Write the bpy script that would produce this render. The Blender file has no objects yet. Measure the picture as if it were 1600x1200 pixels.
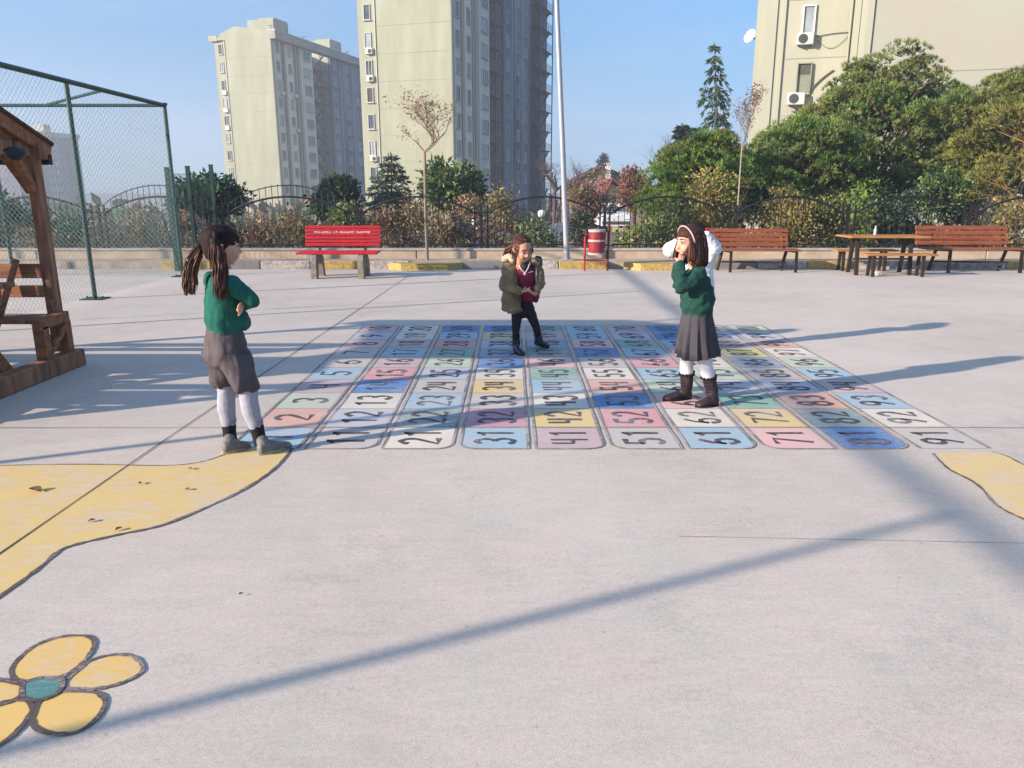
import bpy, math, random
import numpy as np
from mathutils import Vector, Matrix, noise
R = math.radians
SC = bpy.context.scene
COL = SC.collection
# ------------------------------------------------------------------ camera, sky, sun, exposure
H = 1.5; PITCH = R(14.2); F = 1187.0
cam = bpy.data.cameras.new('camera'); camo = bpy.data.objects.new('camera', cam); COL.objects.link(camo)
camo.location = (0, 0, H); camo.rotation_euler = (R(90) - PITCH, 0, 0)
cam.sensor_width = 36; cam.lens = 36*F/1600; cam.clip_end = 9000; cam.clip_start = 0.05
SC.camera = camo
SUN_EL = 18.2; SUN_AZ = 245.6          # azimuth clockwise from +Y, where the sun stands
sv = Vector((math.sin(R(SUN_AZ))*math.cos(R(SUN_EL)), math.cos(R(SUN_AZ))*math.cos(R(SUN_EL)), math.sin(R(SUN_EL))))
w = bpy.data.worlds.new('World'); SC.world = w; w.use_nodes = True
nt = w.node_tree; bg = nt.nodes['Background']; sky = nt.nodes.new('ShaderNodeTexSky')
sky.sky_type = 'NISHITA'; sky.sun_disc = False; sky.sun_elevation = R(SUN_EL); sky.sun_rotation = R(SUN_AZ)
sky.altitude = 0; sky.air_density = 1.0; sky.dust_density = 0.25; sky.ozone_density = 4.0
tint = nt.nodes.new('ShaderNodeMix'); tint.data_type = 'RGBA'; tint.blend_type = 'MULTIPLY'; tint.inputs[0].default_value = 1
wtc = nt.nodes.new('ShaderNodeTexCoord'); wsp = nt.nodes.new('ShaderNodeSeparateXYZ'); wrp = nt.nodes.new('ShaderNodeValToRGB')
nt.links.new(wtc.outputs['Generated'], wsp.inputs[0]); nt.links.new(wsp.outputs[2], wrp.inputs[0])
for i_, (p_, c_) in enumerate(((0, (.24, .35, .56)), (.07, (.28, .33, .43)), (.15, (.345, .415, .45)), (.22, (.39, .49, .54)), (.5, (.95, 1, 1)), (1, (1, 1, 1)))):
    e_ = wrp.color_ramp.elements[i_] if i_ < 1 else (wrp.color_ramp.elements[-1] if i_ == 5 else wrp.color_ramp.elements.new(p_))
    e_.position = p_; e_.color = (*c_, 1)
nt.links.new(sky.outputs[0], tint.inputs[6]); nt.links.new(wrp.outputs[0], tint.inputs[7]); cn = nt.nodes.new('ShaderNodeTexNoise'); cn.inputs['Scale'].default_value = 2.2; cn.inputs['Detail'].default_value = 6; cn.inputs['Roughness'].default_value = .6
cmp_ = nt.nodes.new('ShaderNodeMapping'); cmp_.inputs['Scale'].default_value = (1, 1, 5); cmp_.inputs['Rotation'].default_value = (.12, .1, 0)
nt.links.new(wtc.outputs['Generated'], cmp_.inputs[0]); nt.links.new(cmp_.outputs[0], cn.inputs[0])
crp = nt.nodes.new('ShaderNodeMapRange'); nt.links.new(cn.outputs[0], crp.inputs[0]); crp.inputs[1].default_value = .45; crp.inputs[2].default_value = .75; crp.inputs[3].default_value = 0; crp.inputs[4].default_value = .22
cmx = nt.nodes.new('ShaderNodeMix'); cmx.data_type = 'RGBA'; nt.links.new(crp.outputs[0], cmx.inputs[0]); nt.links.new(tint.outputs[2], cmx.inputs[6]); cmx.inputs[7].default_value = (2.1, 2.3, 2.6, 1)
nt.links.new(cmx.outputs[2], bg.inputs[0])
bg.inputs[1].default_value = 0.15
sl = bpy.data.lights.new('sun', 'SUN'); sl.energy = 5.0; sl.angle = R(0.75); sl.color = (1.0, 0.84, 0.71)
slo = bpy.data.objects.new('sun', sl); COL.objects.link(slo); slo.rotation_euler = sv.to_track_quat('Z', 'Y').to_euler(); slo.location = (-20, -20, 20)
SC.view_settings.view_transform = 'Standard'; SC.view_settings.look = 'None'
SC.view_settings.exposure = 1.35; SC.view_settings.gamma = 1
SC.cycles.max_bounces = 6; SC.cycles.transparent_max_bounces = 8

# ------------------------------------------------------------------ pixel helpers (photo pixels, 1600 wide -> real points)
def ray(px, py):
    x = (px-800)/F; y = (600-py)/F
    return Vector((x, math.cos(PITCH)+y*math.sin(PITCH), -math.sin(PITCH)+y*math.cos(PITCH)))
def G(px, py, z=0.0):
    d = ray(px, py); t = (z-H)/d.z
    return Vector((d.x*t, d.y*t, z))
def W(px, py, Y):
    d = ray(px, py); t = Y/d.y
    return Vector((d.x*t, Y, H+d.z*t))
def XZ(px, Y, z):                       # point in plane Y at height z seen in column px
    dep = Y*math.cos(PITCH)+(H-z)*math.sin(PITCH)
    return Vector(((px-800)/F*dep, Y, z))
def lin(c):
    c = c/255.0
    return c/12.92 if c <= .04045 else ((c+.055)/1.055)**2.4
def S(r, g, b, k=1.0):
    return (lin(r)*k, lin(g)*k, lin(b)*k)

# ------------------------------------------------------------------ materials
MATS = {}
def mat(name, col, rough=.8, var=.12, scale=8, bump=0, bscale=60, metal=0, col2=None, mixs=None, spec=.3, detail=4, stretch=None, trans=0):
    if name in MATS: return MATS[name]
    m = bpy.data.materials.new(name); MATS[name] = m; m.use_nodes = True
    t = m.node_tree; b = t.nodes['Principled BSDF']; L = t.links.new
    b.inputs['Roughness'].default_value = rough; b.inputs['Metallic'].default_value = metal
    b.inputs['Specular IOR Level'].default_value = spec
    tc = t.nodes.new('ShaderNodeTexCoord'); mp = t.nodes.new('ShaderNodeMapping'); L(tc.outputs['Object'], mp.inputs[0])
    if stretch: mp.inputs['Scale'].default_value = stretch
    n = t.nodes.new('ShaderNodeTexNoise'); n.inputs['Scale'].default_value = scale; n.inputs['Detail'].default_value = detail; n.inputs['Roughness'].default_value = .65
    L(mp.outputs[0], n.inputs[0])
    r = t.nodes.new('ShaderNodeValToRGB'); L(n.outputs[0], r.inputs[0])
    c2 = col2 if col2 else tuple(c*(1-var*1.6) for c in col)
    c1 = col if col2 else tuple(min(1, c*(1+var)) for c in col)
    r.color_ramp.elements[0].position = .36; r.color_ramp.elements[1].position = .64
    r.color_ramp.elements[0].color = (*c2, 1); r.color_ramp.elements[1].color = (*c1, 1)
    L(r.outputs[0], b.inputs['Base Color'])
    if bump:
        n2 = t.nodes.new('ShaderNodeTexNoise'); n2.inputs['Scale'].default_value = bscale; n2.inputs['Detail'].default_value = 3
        L(mp.outputs[0], n2.inputs[0])
        bp = t.nodes.new('ShaderNodeBump'); bp.inputs['Strength'].default_value = bump; bp.inputs['Distance'].default_value = .02
        L(n2.outputs[0], bp.inputs['Height']); L(bp.outputs[0], b.inputs['Normal'])
    if trans:
        tb = t.nodes.new('ShaderNodeBsdfTranslucent'); mx = t.nodes.new('ShaderNodeMixShader'); mx.inputs[0].default_value = trans
        L(r.outputs[0], tb.inputs[0]); L(b.outputs[0], mx.inputs[1]); L(tb.outputs[0], mx.inputs[2])
        L(mx.outputs[0], t.nodes['Material Output'].inputs[0])
    return m

# ------------------------------------------------------------------ mesh builder
ORG = {}
def org(o): return ORG.get(o.name, Vector((0, 0, 0))) if o else Vector((0, 0, 0))
class MB:
    def __init__(s): s.v = []; s.f = []; s.m = []
    def add(s, vs, fs, mi=0):
        k = len(s.v); s.v += [tuple(v) for v in vs]; s.f += [tuple(i+k for i in f) for f in fs]; s.m += [mi]*len(fs); return s
    def box(s, c, sz, rz=0, mi=0, M=None, bev=0):
        hx, hy, hz = sz[0]/2, sz[1]/2, sz[2]/2
        if M is None: M = Matrix.Rotation(rz, 3, 'Z')
        c = Vector(c)
        if bev:
            b = min(bev, hx*.9, hy*.9, hz*.9)
            pts = []
            for z, k in ((-hz, b), (-hz+b, 0), (hz-b, 0), (hz, b)):
                for x, y in ((-hx+b+0, -hy+k), (hx-b, -hy+k), (hx-k, -hy+b), (hx-k, hy-b), (hx-b, hy-k), (-hx+b, hy-k), (-hx+k, hy-b), (-hx+k, -hy+b)):
                    pts.append(c+M@Vector((x, y, z)))
            fs = [tuple(range(7, -1, -1)), tuple(range(24, 32))]
            for r in range(3):
                for i in range(8): fs.append((r*8+i, r*8+(i+1) % 8, r*8+8+(i+1) % 8, r*8+8+i))
            return s.add(pts, fs, mi)
        p = [c+M@Vector((x, y, z)) for z in (-hz, hz) for x, y in ((-hx, -hy), (hx, -hy), (hx, hy), (-hx, hy))]
        return s.add(p, [(3, 2, 1, 0), (4, 5, 6, 7), (0, 1, 5, 4), (1, 2, 6, 5), (2, 3, 7, 6), (3, 0, 4, 7)], mi)
    def beam(s, a, b, w, h, mi=0, up=(0, 0, 1), bev=0):   # box from a to b
        a = Vector(a); b = Vector(b); d = b-a; L = d.length; d.normalize(); up = Vector(up)
        if abs(d.dot(up)) > .98: up = Vector((0, 1, 0))
        x = d.cross(up).normalized(); z = x.cross(d)
        M = Matrix((x, d, z)).transposed()
        return s.box((a+b)/2, (w, L, h), mi=mi, M=M, bev=bev)
    def tube(s, pts, rad, n=8, mi=0, cap=True):
        pts = [Vector(p) for p in pts]
        if not hasattr(rad, '__len__'): rad = [rad]*len(pts)
        k = len(s.v); prev = None
        for i, p in enumerate(pts):
            d = (pts[min(i+1, len(pts)-1)]-pts[max(i-1, 0)]).normalized()
            if prev is None:
                ref = Vector((0, 0, 1)) if abs(d.z) < .9 else Vector((1, 0, 0))
                u = d.cross(ref).normalized()
            else:
                u = (prev-d*prev.dot(d)).normalized()
            prev = u; v = d.cross(u)
            for j in range(n):
                a = 2*math.pi*j/n; s.v.append(tuple(p+(u*math.cos(a)+v*math.sin(a))*rad[i]))
        for i in range(len(pts)-1):
            for j in range(n):
                s.f.append((k+i*n+j, k+i*n+(j+1) % n, k+(i+1)*n+(j+1) % n, k+(i+1)*n+j)); s.m.append(mi)
        if cap and n > 2:
            s.f.append(tuple(k+j for j in range(n-1, -1, -1))); s.f.append(tuple(k+(len(pts)-1)*n+j for j in range(n))); s.m += [mi, mi]
        return s
    def rings(s, rings, mi=0, cap=True):   # list of equal-length closed rings
        k = len(s.v); n = len(rings[0])
        for r in rings: s.v += [tuple(p) for p in r]
        for i in range(len(rings)-1):
            for j in range(n):
                s.f.append((k+i*n+j, k+i*n+(j+1) % n, k+(i+1)*n+(j+1) % n, k+(i+1)*n+j)); s.m.append(mi)
        if cap:
            s.f.append(tuple(k+j for j in range(n-1, -1, -1))); s.f.append(tuple(k+(len(rings)-1)*n+j for j in range(n))); s.m += [mi, mi]
        return s
    def lathe(s, c, prof, n=20, mi=0, M=None):
        c = Vector(c); rs = []
        for r, z in prof:
            rs.append([c+(M@Vector((r*math.cos(2*math.pi*j/n), r*math.sin(2*math.pi*j/n), z)) if M else Vector((r*math.cos(2*math.pi*j/n), r*math.sin(2*math.pi*j/n), z))) for j in range(n)])
        return s.rings(rs, mi)
    def sphere(s, c, r, n=12, mi=0, sc=(1, 1, 1)):
        prof = [(max(.001, math.sin(math.pi*i/n)), -math.cos(math.pi*i/n)) for i in range(n+1)]
        rs = []
        c = Vector(c)
        for a, z in prof:
            rs.append([c+Vector((a*r*sc[0]*math.cos(2*math.pi*j/(n+4)), a*r*sc[1]*math.sin(2*math.pi*j/(n+4)), z*r*sc[2])) for j in range(n+4)])
        return s.rings(rs, mi)
    def prism(s, poly, z0, z1, mi=0):      # poly: xy list ccw
        n = len(poly); vs = [(p[0], p[1], z0) for p in poly]+[(p[0], p[1], z1) for p in poly]
        fs = [tuple(range(n-1, -1, -1)), tuple(range(n, 2*n))]+[(i, (i+1) % n, n+(i+1) % n, n+i) for i in range(n)]
        return s.add(vs, fs, mi)
    def flat(s, poly, z, mi=0):
        return s.add([(p[0], p[1], z) for p in poly], [tuple(range(len(poly)))], mi)
    def ribbon(s, pts, wd, z, mi=0, closed=False, wvar=0, seed=0):
        pts = [Vector((p[0], p[1], 0)) for p in pts]; n = len(pts); vs = []; rr = random.Random(seed)
        for i, p in enumerate(pts):
            a = pts[(i-1) % n] if closed or i > 0 else p; b = pts[(i+1) % n] if closed or i < n-1 else p
            d = (b-a).normalized(); nn = Vector((-d.y, d.x, 0)); q = wd/2*(1+wvar*rr.uniform(-1, 1))
            vs += [(p.x+nn.x*q, p.y+nn.y*q, z), (p.x-nn.x*q, p.y-nn.y*q, z)]
        fs = [(2*i, 2*i+1, 2*i+3, 2*i+2) for i in range(n-1)]
        if closed: fs.append((2*n-2, 2*n-1, 1, 0))
        return s.add(vs, fs, mi)
    def build(s, name, mats, parent=None, smooth=False, angle=None):
        me = bpy.data.meshes.new(name); o0 = org(parent)
        V = np.array(s.v, dtype=float)-np.array(o0) if len(s.v) else np.zeros((0, 3))
        me.from_pydata(V.tolist(), [], s.f)
        if not isinstance(mats, (list, tuple)): mats = [mats]
        for m in mats: me.materials.append(m)
        me.polygons.foreach_set('material_index', s.m)
        if smooth: me.polygons.foreach_set('use_smooth', [True]*len(s.f))
        me.update()
        if smooth and angle: me.set_sharp_from_angle(angle=R(angle))
        o = bpy.data.objects.new(name, me); COL.objects.link(o)
        if parent: o.parent = parent; ORG[o.name] = o0
        return o
def tag(o, label=None, cat=None, group=None, kind=None):
    if label: o['label'] = label
    if cat: o['category'] = cat
    if group: o['group'] = group
    if kind: o['kind'] = kind
    return o
def thing(name, label, cat, loc=(0, 0, 0), group=None):
    o = bpy.data.objects.new(name, None); COL.objects.link(o); o.location = loc; o.empty_display_size = .2
    ORG[o.name] = Vector(loc); return tag(o, label, cat, group)
def kids(o): return [c for c in COL.objects if c.parent == o]
def copy_tree(o, parent=None):
    c = o.copy(); COL.objects.link(c); c.parent = parent
    for ch in [x for x in bpy.data.objects if x.parent == o]: copy_tree(ch, c)
    return c
def place(o, loc, rz=0, sc=None, label=None, group=None):
    o.location = loc; o.rotation_euler = (0, 0, rz)
    if sc: o.scale = (sc,)*3
    if label: o['label'] = label
    if group: o['group'] = group
    return o
def leafmesh(name, P, N, sz, asp, mats, mi, parent, tri=False):
    """P (n,3) centres, N (n,3) long axis directions, sz (n,), leaf quads (diamonds)"""
    n = len(P); o0 = np.array(org(parent)); P = P-o0
    rs = np.random.RandomState(n % 9973)
    A = N/np.maximum(1e-6, np.linalg.norm(N, axis=1))[:, None]
    Q = rs.normal(size=(n, 3)); B = np.cross(A, Q); B /= np.maximum(1e-6, np.linalg.norm(B, axis=1))[:, None]
    s_ = sz[:, None]
    if tri:
        V = np.stack([P-B*s_*asp*.5, P+B*s_*asp*.5, P+A*s_], 1); k = 3
    else:
        V = np.stack([P, P+A*s_*.5+B*s_*asp*.5, P+A*s_, P+A*s_*.45-B*s_*asp*.5], 1); k = 4
    me = bpy.data.meshes.new(name); me.vertices.add(n*k); me.vertices.foreach_set('co', V.reshape(-1))
    me.loops.add(n*k); me.loops.foreach_set('vertex_index', np.arange(n*k, dtype=np.int32))
    me.polygons.add(n); me.polygons.foreach_set('loop_start', np.arange(0, n*k, k, dtype=np.int32))
    me.polygons.foreach_set('loop_total', np.full(n, k, dtype=np.int32))
    for m in mats: me.materials.append(m)
    me.polygons.foreach_set('material_index', mi.astype(np.int32)); me.update(calc_edges=True); me.validate()
    o = bpy.data.objects.new(name, me); COL.objects.link(o)
    if parent: o.parent = parent; ORG[o.name] = Vector(o0)
    return o
# ================================================================== GROUND
def concrete_mat():
    m = bpy.data.materials.new('concrete_paving'); m.use_nodes = True; t = m.node_tree; L = t.links.new; b = t.nodes['Principled BSDF']
    b.inputs['Roughness'].default_value = .82; b.inputs['Specular IOR Level'].default_value = .25
    tc = t.nodes.new('ShaderNodeTexCoord')
    def noise_(sc, det=5, st=None, ro=.6):
        n = t.nodes.new('ShaderNodeTexNoise'); n.inputs['Scale'].default_value = sc; n.inputs['Detail'].default_value = det; n.inputs['Roughness'].default_value = ro
        mp = t.nodes.new('ShaderNodeMapping'); L(tc.outputs['Object'], mp.inputs[0])
        if st: mp.inputs['Scale'].default_value = st
        L(mp.outputs[0], n.inputs[0]); return n.outputs[0]
    def ramp(s, a, b_, ca, cb):
        r = t.nodes.new('ShaderNodeValToRGB'); L(s, r.inputs[0]); r.color_ramp.elements[0].position = a; r.color_ramp.elements[1].position = b_
        r.color_ramp.elements[0].color = (*ca, 1); r.color_ramp.elements[1].color = (*cb, 1); return r.outputs[0]
    def mul(a, b_, f=1.0):
        x = t.nodes.new('ShaderNodeMix'); x.data_type = 'RGBA'; x.blend_type = 'MULTIPLY'; x.inputs[0].default_value = f
        L(a, x.inputs[6]); L(b_, x.inputs[7]); return x.outputs[2]
    base = ramp(noise_(.45, 5), .35, .65, (.483, .432, .375), (.55, .498, .438))
    blot = ramp(noise_(2.6, 4, ro=.7), .38, .62, (.92, .95, .94), (1.02, .98, .985))
    strk = ramp(noise_(9, 6, (.5, 1.8, 1), .75), .3, .7, (.93, .91, .90), (1.04, 1.04, 1.03))
    speck = mul(ramp(noise_(230, 3, ro=.9), .36, .62, (.70, .69, .68), (1.17, 1.17, 1.16)), ramp(noise_(48, 4, ro=.8), .36, .64, (.90, .90, .89), (1.06, 1.06, 1.06)))
    spot = ramp(noise_(23, 2), .24, .31, (.55, .53, .52), (1, 1, 1))
    stain = ramp(noise_(.75, 8, ro=.8), .33, .46, (.86, .87, .87), (1, 1, 1))
    c = mul(mul(mul(mul(mul(base, blot), strk), speck), spot, .5), stain)
    L(c, b.inputs['Base Color'])
    bp = t.nodes.new('ShaderNodeBump'); bp.inputs['Strength'].default_value = .28; bp.inputs['Distance'].default_value = .004
    L(noise_(260, 3, ro=.9), bp.inputs['Height']); L(bp.outputs[0], b.inputs['Normal'])
    return m
M_CONC = concrete_mat()
mb = MB(); mb.add([(-30, -12, 0), (30, -12, 0), (30, 15.3, 0), (-30, 15.3, 0)], [(0, 1, 2, 3)])
tag(mb.build('playground_paving', M_CONC), kind='structure')
# terrain: one sheet, dropping behind the fence
def terr_z(x, y):
    base = [(-60, -.15), (16.4, -.15), (19, -.6), (26, -1.2), (60, -1.9), (130, -4.5), (250, -9), (6000, -9)]
    for (a, za), (b, zb) in zip(base, base[1:]):
        if y <= b: z = za+(zb-za)*max(0, (y-a))/(b-a); break
    if y > 17 and x > 4: z = max(z, z*.35-.25) if y < 60 else z
    return z
ys = [-60, -12, 16.4, 17.5, 19, 22, 26, 32, 40, 50, 60, 80, 100, 130, 180, 250, 500, 1200, 3000, 6000]
xs = [-5000, -2000, -800, -300, -150, -90, -60, -40, -30, -20, -12, -6, -2, 2, 4.2, 6, 12, 20, 30, 45, 80, 150, 300, 800, 2000, 5000]
mb = MB(); k = len(xs)
mb.v = [(x, y, terr_z(x, y)+(0 if y < 18 or y > 300 else .25*noise.noise(Vector((x*.13, y*.13, 0))))) for y in ys for x in xs]
mb.f = [(j*k+i, j*k+i+1, (j+1)*k+i+1, (j+1)*k+i) for j in range(len(ys)-1) for i in range(k-1)]; mb.m = [0]*len(mb.f)
M_SOIL = mat('dry_earth', S(128, 112, 88, .8), var=.35, scale=1.6, col2=S(88, 92, 60, .7), bump=.3, bscale=6)
tag(mb.build('ground', M_SOIL, smooth=True), kind='structure')
# raised strip behind the kerb, low wall
M_STRIP = mat('strip_earth', S(206, 188, 168, .72), var=.25, scale=3.5, bump=.4, bscale=30, col2=S(176, 158, 140, .62))
mb = MB(); mb.box((0, 15.82, -.0), (60, .76, .27)); tag(mb.build('planted_strip', M_STRIP), kind='structure')
M_KY = mat('kerb_yellow_paint', S(228, 192, 92, .62), var=.3, scale=14, col2=S(180, 160, 120, .5)); M_KG = mat('kerb_bare', S(200, 190, 180, .62), var=.3, scale=12)
M_KB = mat('kerb_black_paint', S(150, 146, 142, .5), var=.4, scale=14, col2=S(165, 158, 150, .5))
mb = MB(); x = -7.0; i = 0
KERB_Y = 15.35
while x < 16:
    L_ = .98; cx = x+L_/2
    if not (-2.45 < cx < -1.0 or 2.2 < cx < 3.75):
        mb.box((cx, KERB_Y, .03), (L_, .17, .26), mi=[0, 2, 1, 0, 1][i % 5] if x < 6 else [1, 0, 1, 1][i % 4], bev=.015)
    x += L_+.012; i += 1
for cx in (-1.72, 2.98):               # two tree pits bulge out of the kerb
    w_ = .74
    a = [(cx-w_, KERB_Y-.085), (cx-w_*.62, KERB_Y-.36), (cx+w_*.62, KERB_Y-.36), (cx+w_, KERB_Y-.085), (cx+w_, KERB_Y+.085), (cx-w_, KERB_Y+.085)]
    mb.prism(a, -.1, .135, mi=0)
tag(mb.build('kerb', [M_KY, M_KG, M_KB]), kind='structure')
M_WALL = mat('low_wall_render', S(222, 204, 178, .62), var=.16, scale=2.2, col2=S(206, 182, 156, .58), bump=.25, bscale=25)
t = thing('low_wall', 'low beige rendered wall carrying the black iron fence behind the kerb', 'wall', (0, 16.3, 0))
mb = MB(); x = -26.
while x < 24:
    mb.box((x+1.99, 16.3, .05), (3.98, .26, .50), bev=.008); x += 4.0
mb.build('wall', M_WALL, t)
mb = MB(); mb.box((-1, 16.3, .322), (50, .31, .045), bev=.01); mb.build('coping', mat('coping', S(222, 210, 190, .5), scale=4, bump=.2), t)
# paving joints and thin lines
M_J = mat('joint_dark', S(95, 84, 80, .6), scale=20, var=.3); M_FAINT = mat('faint_line', S(176, 166, 160, .6), scale=20, var=.2)
mb = MB()
A = G(-60, 907); B = G(269, 680); C = G(640, 430)
mb.ribbon([A+(B-A)*t_ for t_ in np.linspace(0, 1, 8)]+[B+(C-B)*t_ for t_ in np.linspace(.05, 1, 22)], .008, .0042, wvar=.35)
for (a, b_) in ((G(470, 452), G(890, 430)), (G(430, 483), G(1000, 451)), (G(120, 500), G(500, 478))):
    mb.ribbon([a+(b_-a)*t_ for t_ in np.linspace(0, 1, 14)], .012, .0012, wvar=.4, mi=1)  # thin, slightly darker lines slanting across the far paving
for (a, b_) in ((G(1060, 838), G(1660, 850)), (G(1000, 478), G(1660, 482))):
    mb.ribbon([a+(b_-a)*t_ for t_ in np.linspace(0, 1, 14)], .005, .0012, wvar=.5, mi=1)
mb.ribbon([Vector((x_, 4.75+.004*math.sin(x_*9), 0)) for x_ in np.linspace(-3.4, 4.2, 20)], .007, .0058, wvar=.4, mi=1)
tag(mb.build('paving_lines', [M_J, M_FAINT]), kind='structure')

# ================================================================== PAINT ON THE GROUND
def paint(name, col, wear=.5, fine=34, wash=.0):
    col = tuple((c*(1-wash)+g_*wash)*k_ for c, g_, k_ in zip(col, (.50, .46, .42), (1.05, 1.01, .87)))
    if name in MATS: return MATS[name]
    m = bpy.data.materials.new(name); MATS[name] = m; m.use_nodes = True; t = m.node_tree; L = t.links.new; b = t.nodes['Principled BSDF']
    b.inputs['Roughness'].default_value = .75; b.inputs['Specular IOR Level'].default_value = .25
    tc = t.nodes.new('ShaderNodeTexCoord'); mp = t.nodes.new('ShaderNodeMapping'); L(tc.outputs['Object'], mp.inputs[0]); mp.inputs['Scale'].default_value = (.55, 1.6, 1)
    n = t.nodes.new('ShaderNodeTexNoise'); n.inputs['Scale'].default_value = fine; n.inputs['Detail'].default_value = 6; n.inputs['Roughness'].default_value = .8; L(mp.outputs[0], n.inputs[0])
    n2 = t.nodes.new('ShaderNodeTexNoise'); n2.inputs['Scale'].default_value = 3.2; n2.inputs['Detail'].default_value = 4; L(tc.outputs['Object'], n2.inputs[0])
    ad = t.nodes.new('ShaderNodeMath'); ad.operation = 'MULTIPLY_ADD'; L(n2.outputs[0], ad.inputs[0]); ad.inputs[1].default_value = .55; L(n.outputs[0], ad.inputs[2])
    r = t.nodes.new('ShaderNodeMapRange'); L(ad.outputs[0], r.inputs[0]); c0 = .60+wear*.22
    r.inputs[1].default_value = c0-.06; r.inputs[2].default_value = c0+.07; r.inputs[3].default_value = .15+wear*.6; r.inputs[4].default_value = 0
    mx = t.nodes.new('ShaderNodeMix'); mx.data_type = 'RGBA'; L(r.outputs[0], mx.inputs[0])
    tone = t.nodes.new('ShaderNodeMix'); tone.data_type = 'RGBA'; L(n2.outputs[0], tone.inputs[0])
    tone.inputs[6].default_value = (*[c*.86 for c in col], 1); tone.inputs[7].default_value = (*[min(1, c*1.12) for c in col], 1)
    L(tone.outputs[2], mx.inputs[6]); mx.inputs[7].default_value = (.50, .44, .40, 1)
    L(mx.outputs[2], b.inputs['Base Color'])
    return m
KG = .76
PAL = {k: paint('paint_'+n, S(*c, KG), min(1, wv+.25), 30, .22 if k != 'B' else .06) for k, n, c, wv in [
    ('W', 'white', (222, 218, 214), .3), ('Y', 'yellow', (222, 195, 118), .4), ('P', 'pink', (226, 178, 184), .4), ('R', 'rose', (214, 140, 155), .35),
    ('B', 'blue', (84, 134, 200), .2), ('L', 'sky_blue', (140, 186, 218), .3), ('G', 'green', (98, 168, 160), .35), ('M', 'mint', (180, 204, 188), .4),
    ('V', 'mauve', (188, 162, 176), .4), ('N', 'grey', (186, 184, 188), .4), ('T', 'teal', (112, 150, 166), .35), ('S', 'salmon', (218, 158, 150), .4),
    ('I', 'lilac_blue', (178, 188, 214), .35), ('K', 'magenta', (192, 122, 160), .35), ('O', 'olive_yellow', (206, 200, 130), .4), ('D', 'slate_blue', (120, 150, 190), .35)]}
M_LINE2 = paint('paint_dark_outline', S(92, 82, 84, KG), .55, 90)
M_LINE = paint('paint_dark_line', S(108, 96, 94, KG), .85, 60, .06); M_NUM = paint('paint_numeral', S(80, 76, 86, KG), .5, 50)
CELLS = ['LSMVLNNPIV', 'NIWBRVLVWW', 'WTLNIMGRLB', 'LKNYWBDIOB', 'VYWLGPTDVT', 'NRBSWNBPLL', 'LWPMLRLGIV', 'PYGIMWPLBB', 'BTSINDOVIN', 'NWLVLMWSIM']
NAME = {'W': 'white', 'Y': 'yellow', 'P': 'pale pink', 'R': 'rose red', 'B': 'strong blue', 'L': 'sky blue', 'G': 'green', 'M': 'mint', 'V': 'mauve', 'N': 'grey', 'T': 'teal grey', 'S': 'salmon', 'I': 'lilac blue', 'K': 'magenta', 'O': 'olive yellow', 'D': 'slate blue'}
def arc(cx, cy, rx, ry, a0, a1, n=9):
    return [(cx+rx*math.cos(R(a0+(a1-a0)*i/n)), cy+ry*math.sin(R(a0+(a1-a0)*i/n))) for i in range(n+1)]
DIG = {'0': [arc(.3, .5, .24, .42, 0, 360, 20)], '1': [[(.12, .74), (.34, .92), (.34, .06)]],
       '2': [arc(.3, .68, .23, .24, 165, -40, 12)+[(.06, .08), (.58, .08)]],
       '3': [arc(.28, .69, .23, .22, 150, -85, 11), arc(.28, .27, .25, .22, 85, -155, 11)],
       '4': [[(.10, .90), (.10, .42), (.44, .42)], [(.44, .92), (.44, .06)]],
       '5': [[(.52, .92), (.12, .92), (.10, .52)]+arc(.28, .31, .25, .25, 110, -150, 12)],
       '6': [[(.46, .92), (.2, .68)]+arc(.3, .30, .23, .23, 165, 165-345, 16)], '7': [[(.06, .90), (.54, .90), (.22, .06)]],
       '8': [arc(.3, .71, .19, .2, 0, 360, 16), arc(.3, .28, .24, .23, 0, 360, 16)], '9': [[(.16, .08), (.40, .34)]+arc(.3, .70, .23, .22, -15, 330, 16)]}
BX = -1.70; BP = .463; CW = .402; RY0 = 4.34; RP = .4345
board = thing('number_board', 'painted counting board of coloured cells numbered one to hundred across the concrete', 'floor game', (.6, 6.5, 0))
rr = random.Random(4)
round_c = {1: 'R', 2: 'R', 3: 'L', 4: 'R', 5: 'L', 6: 'R', 7: 'L', 8: 'R'}
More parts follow.
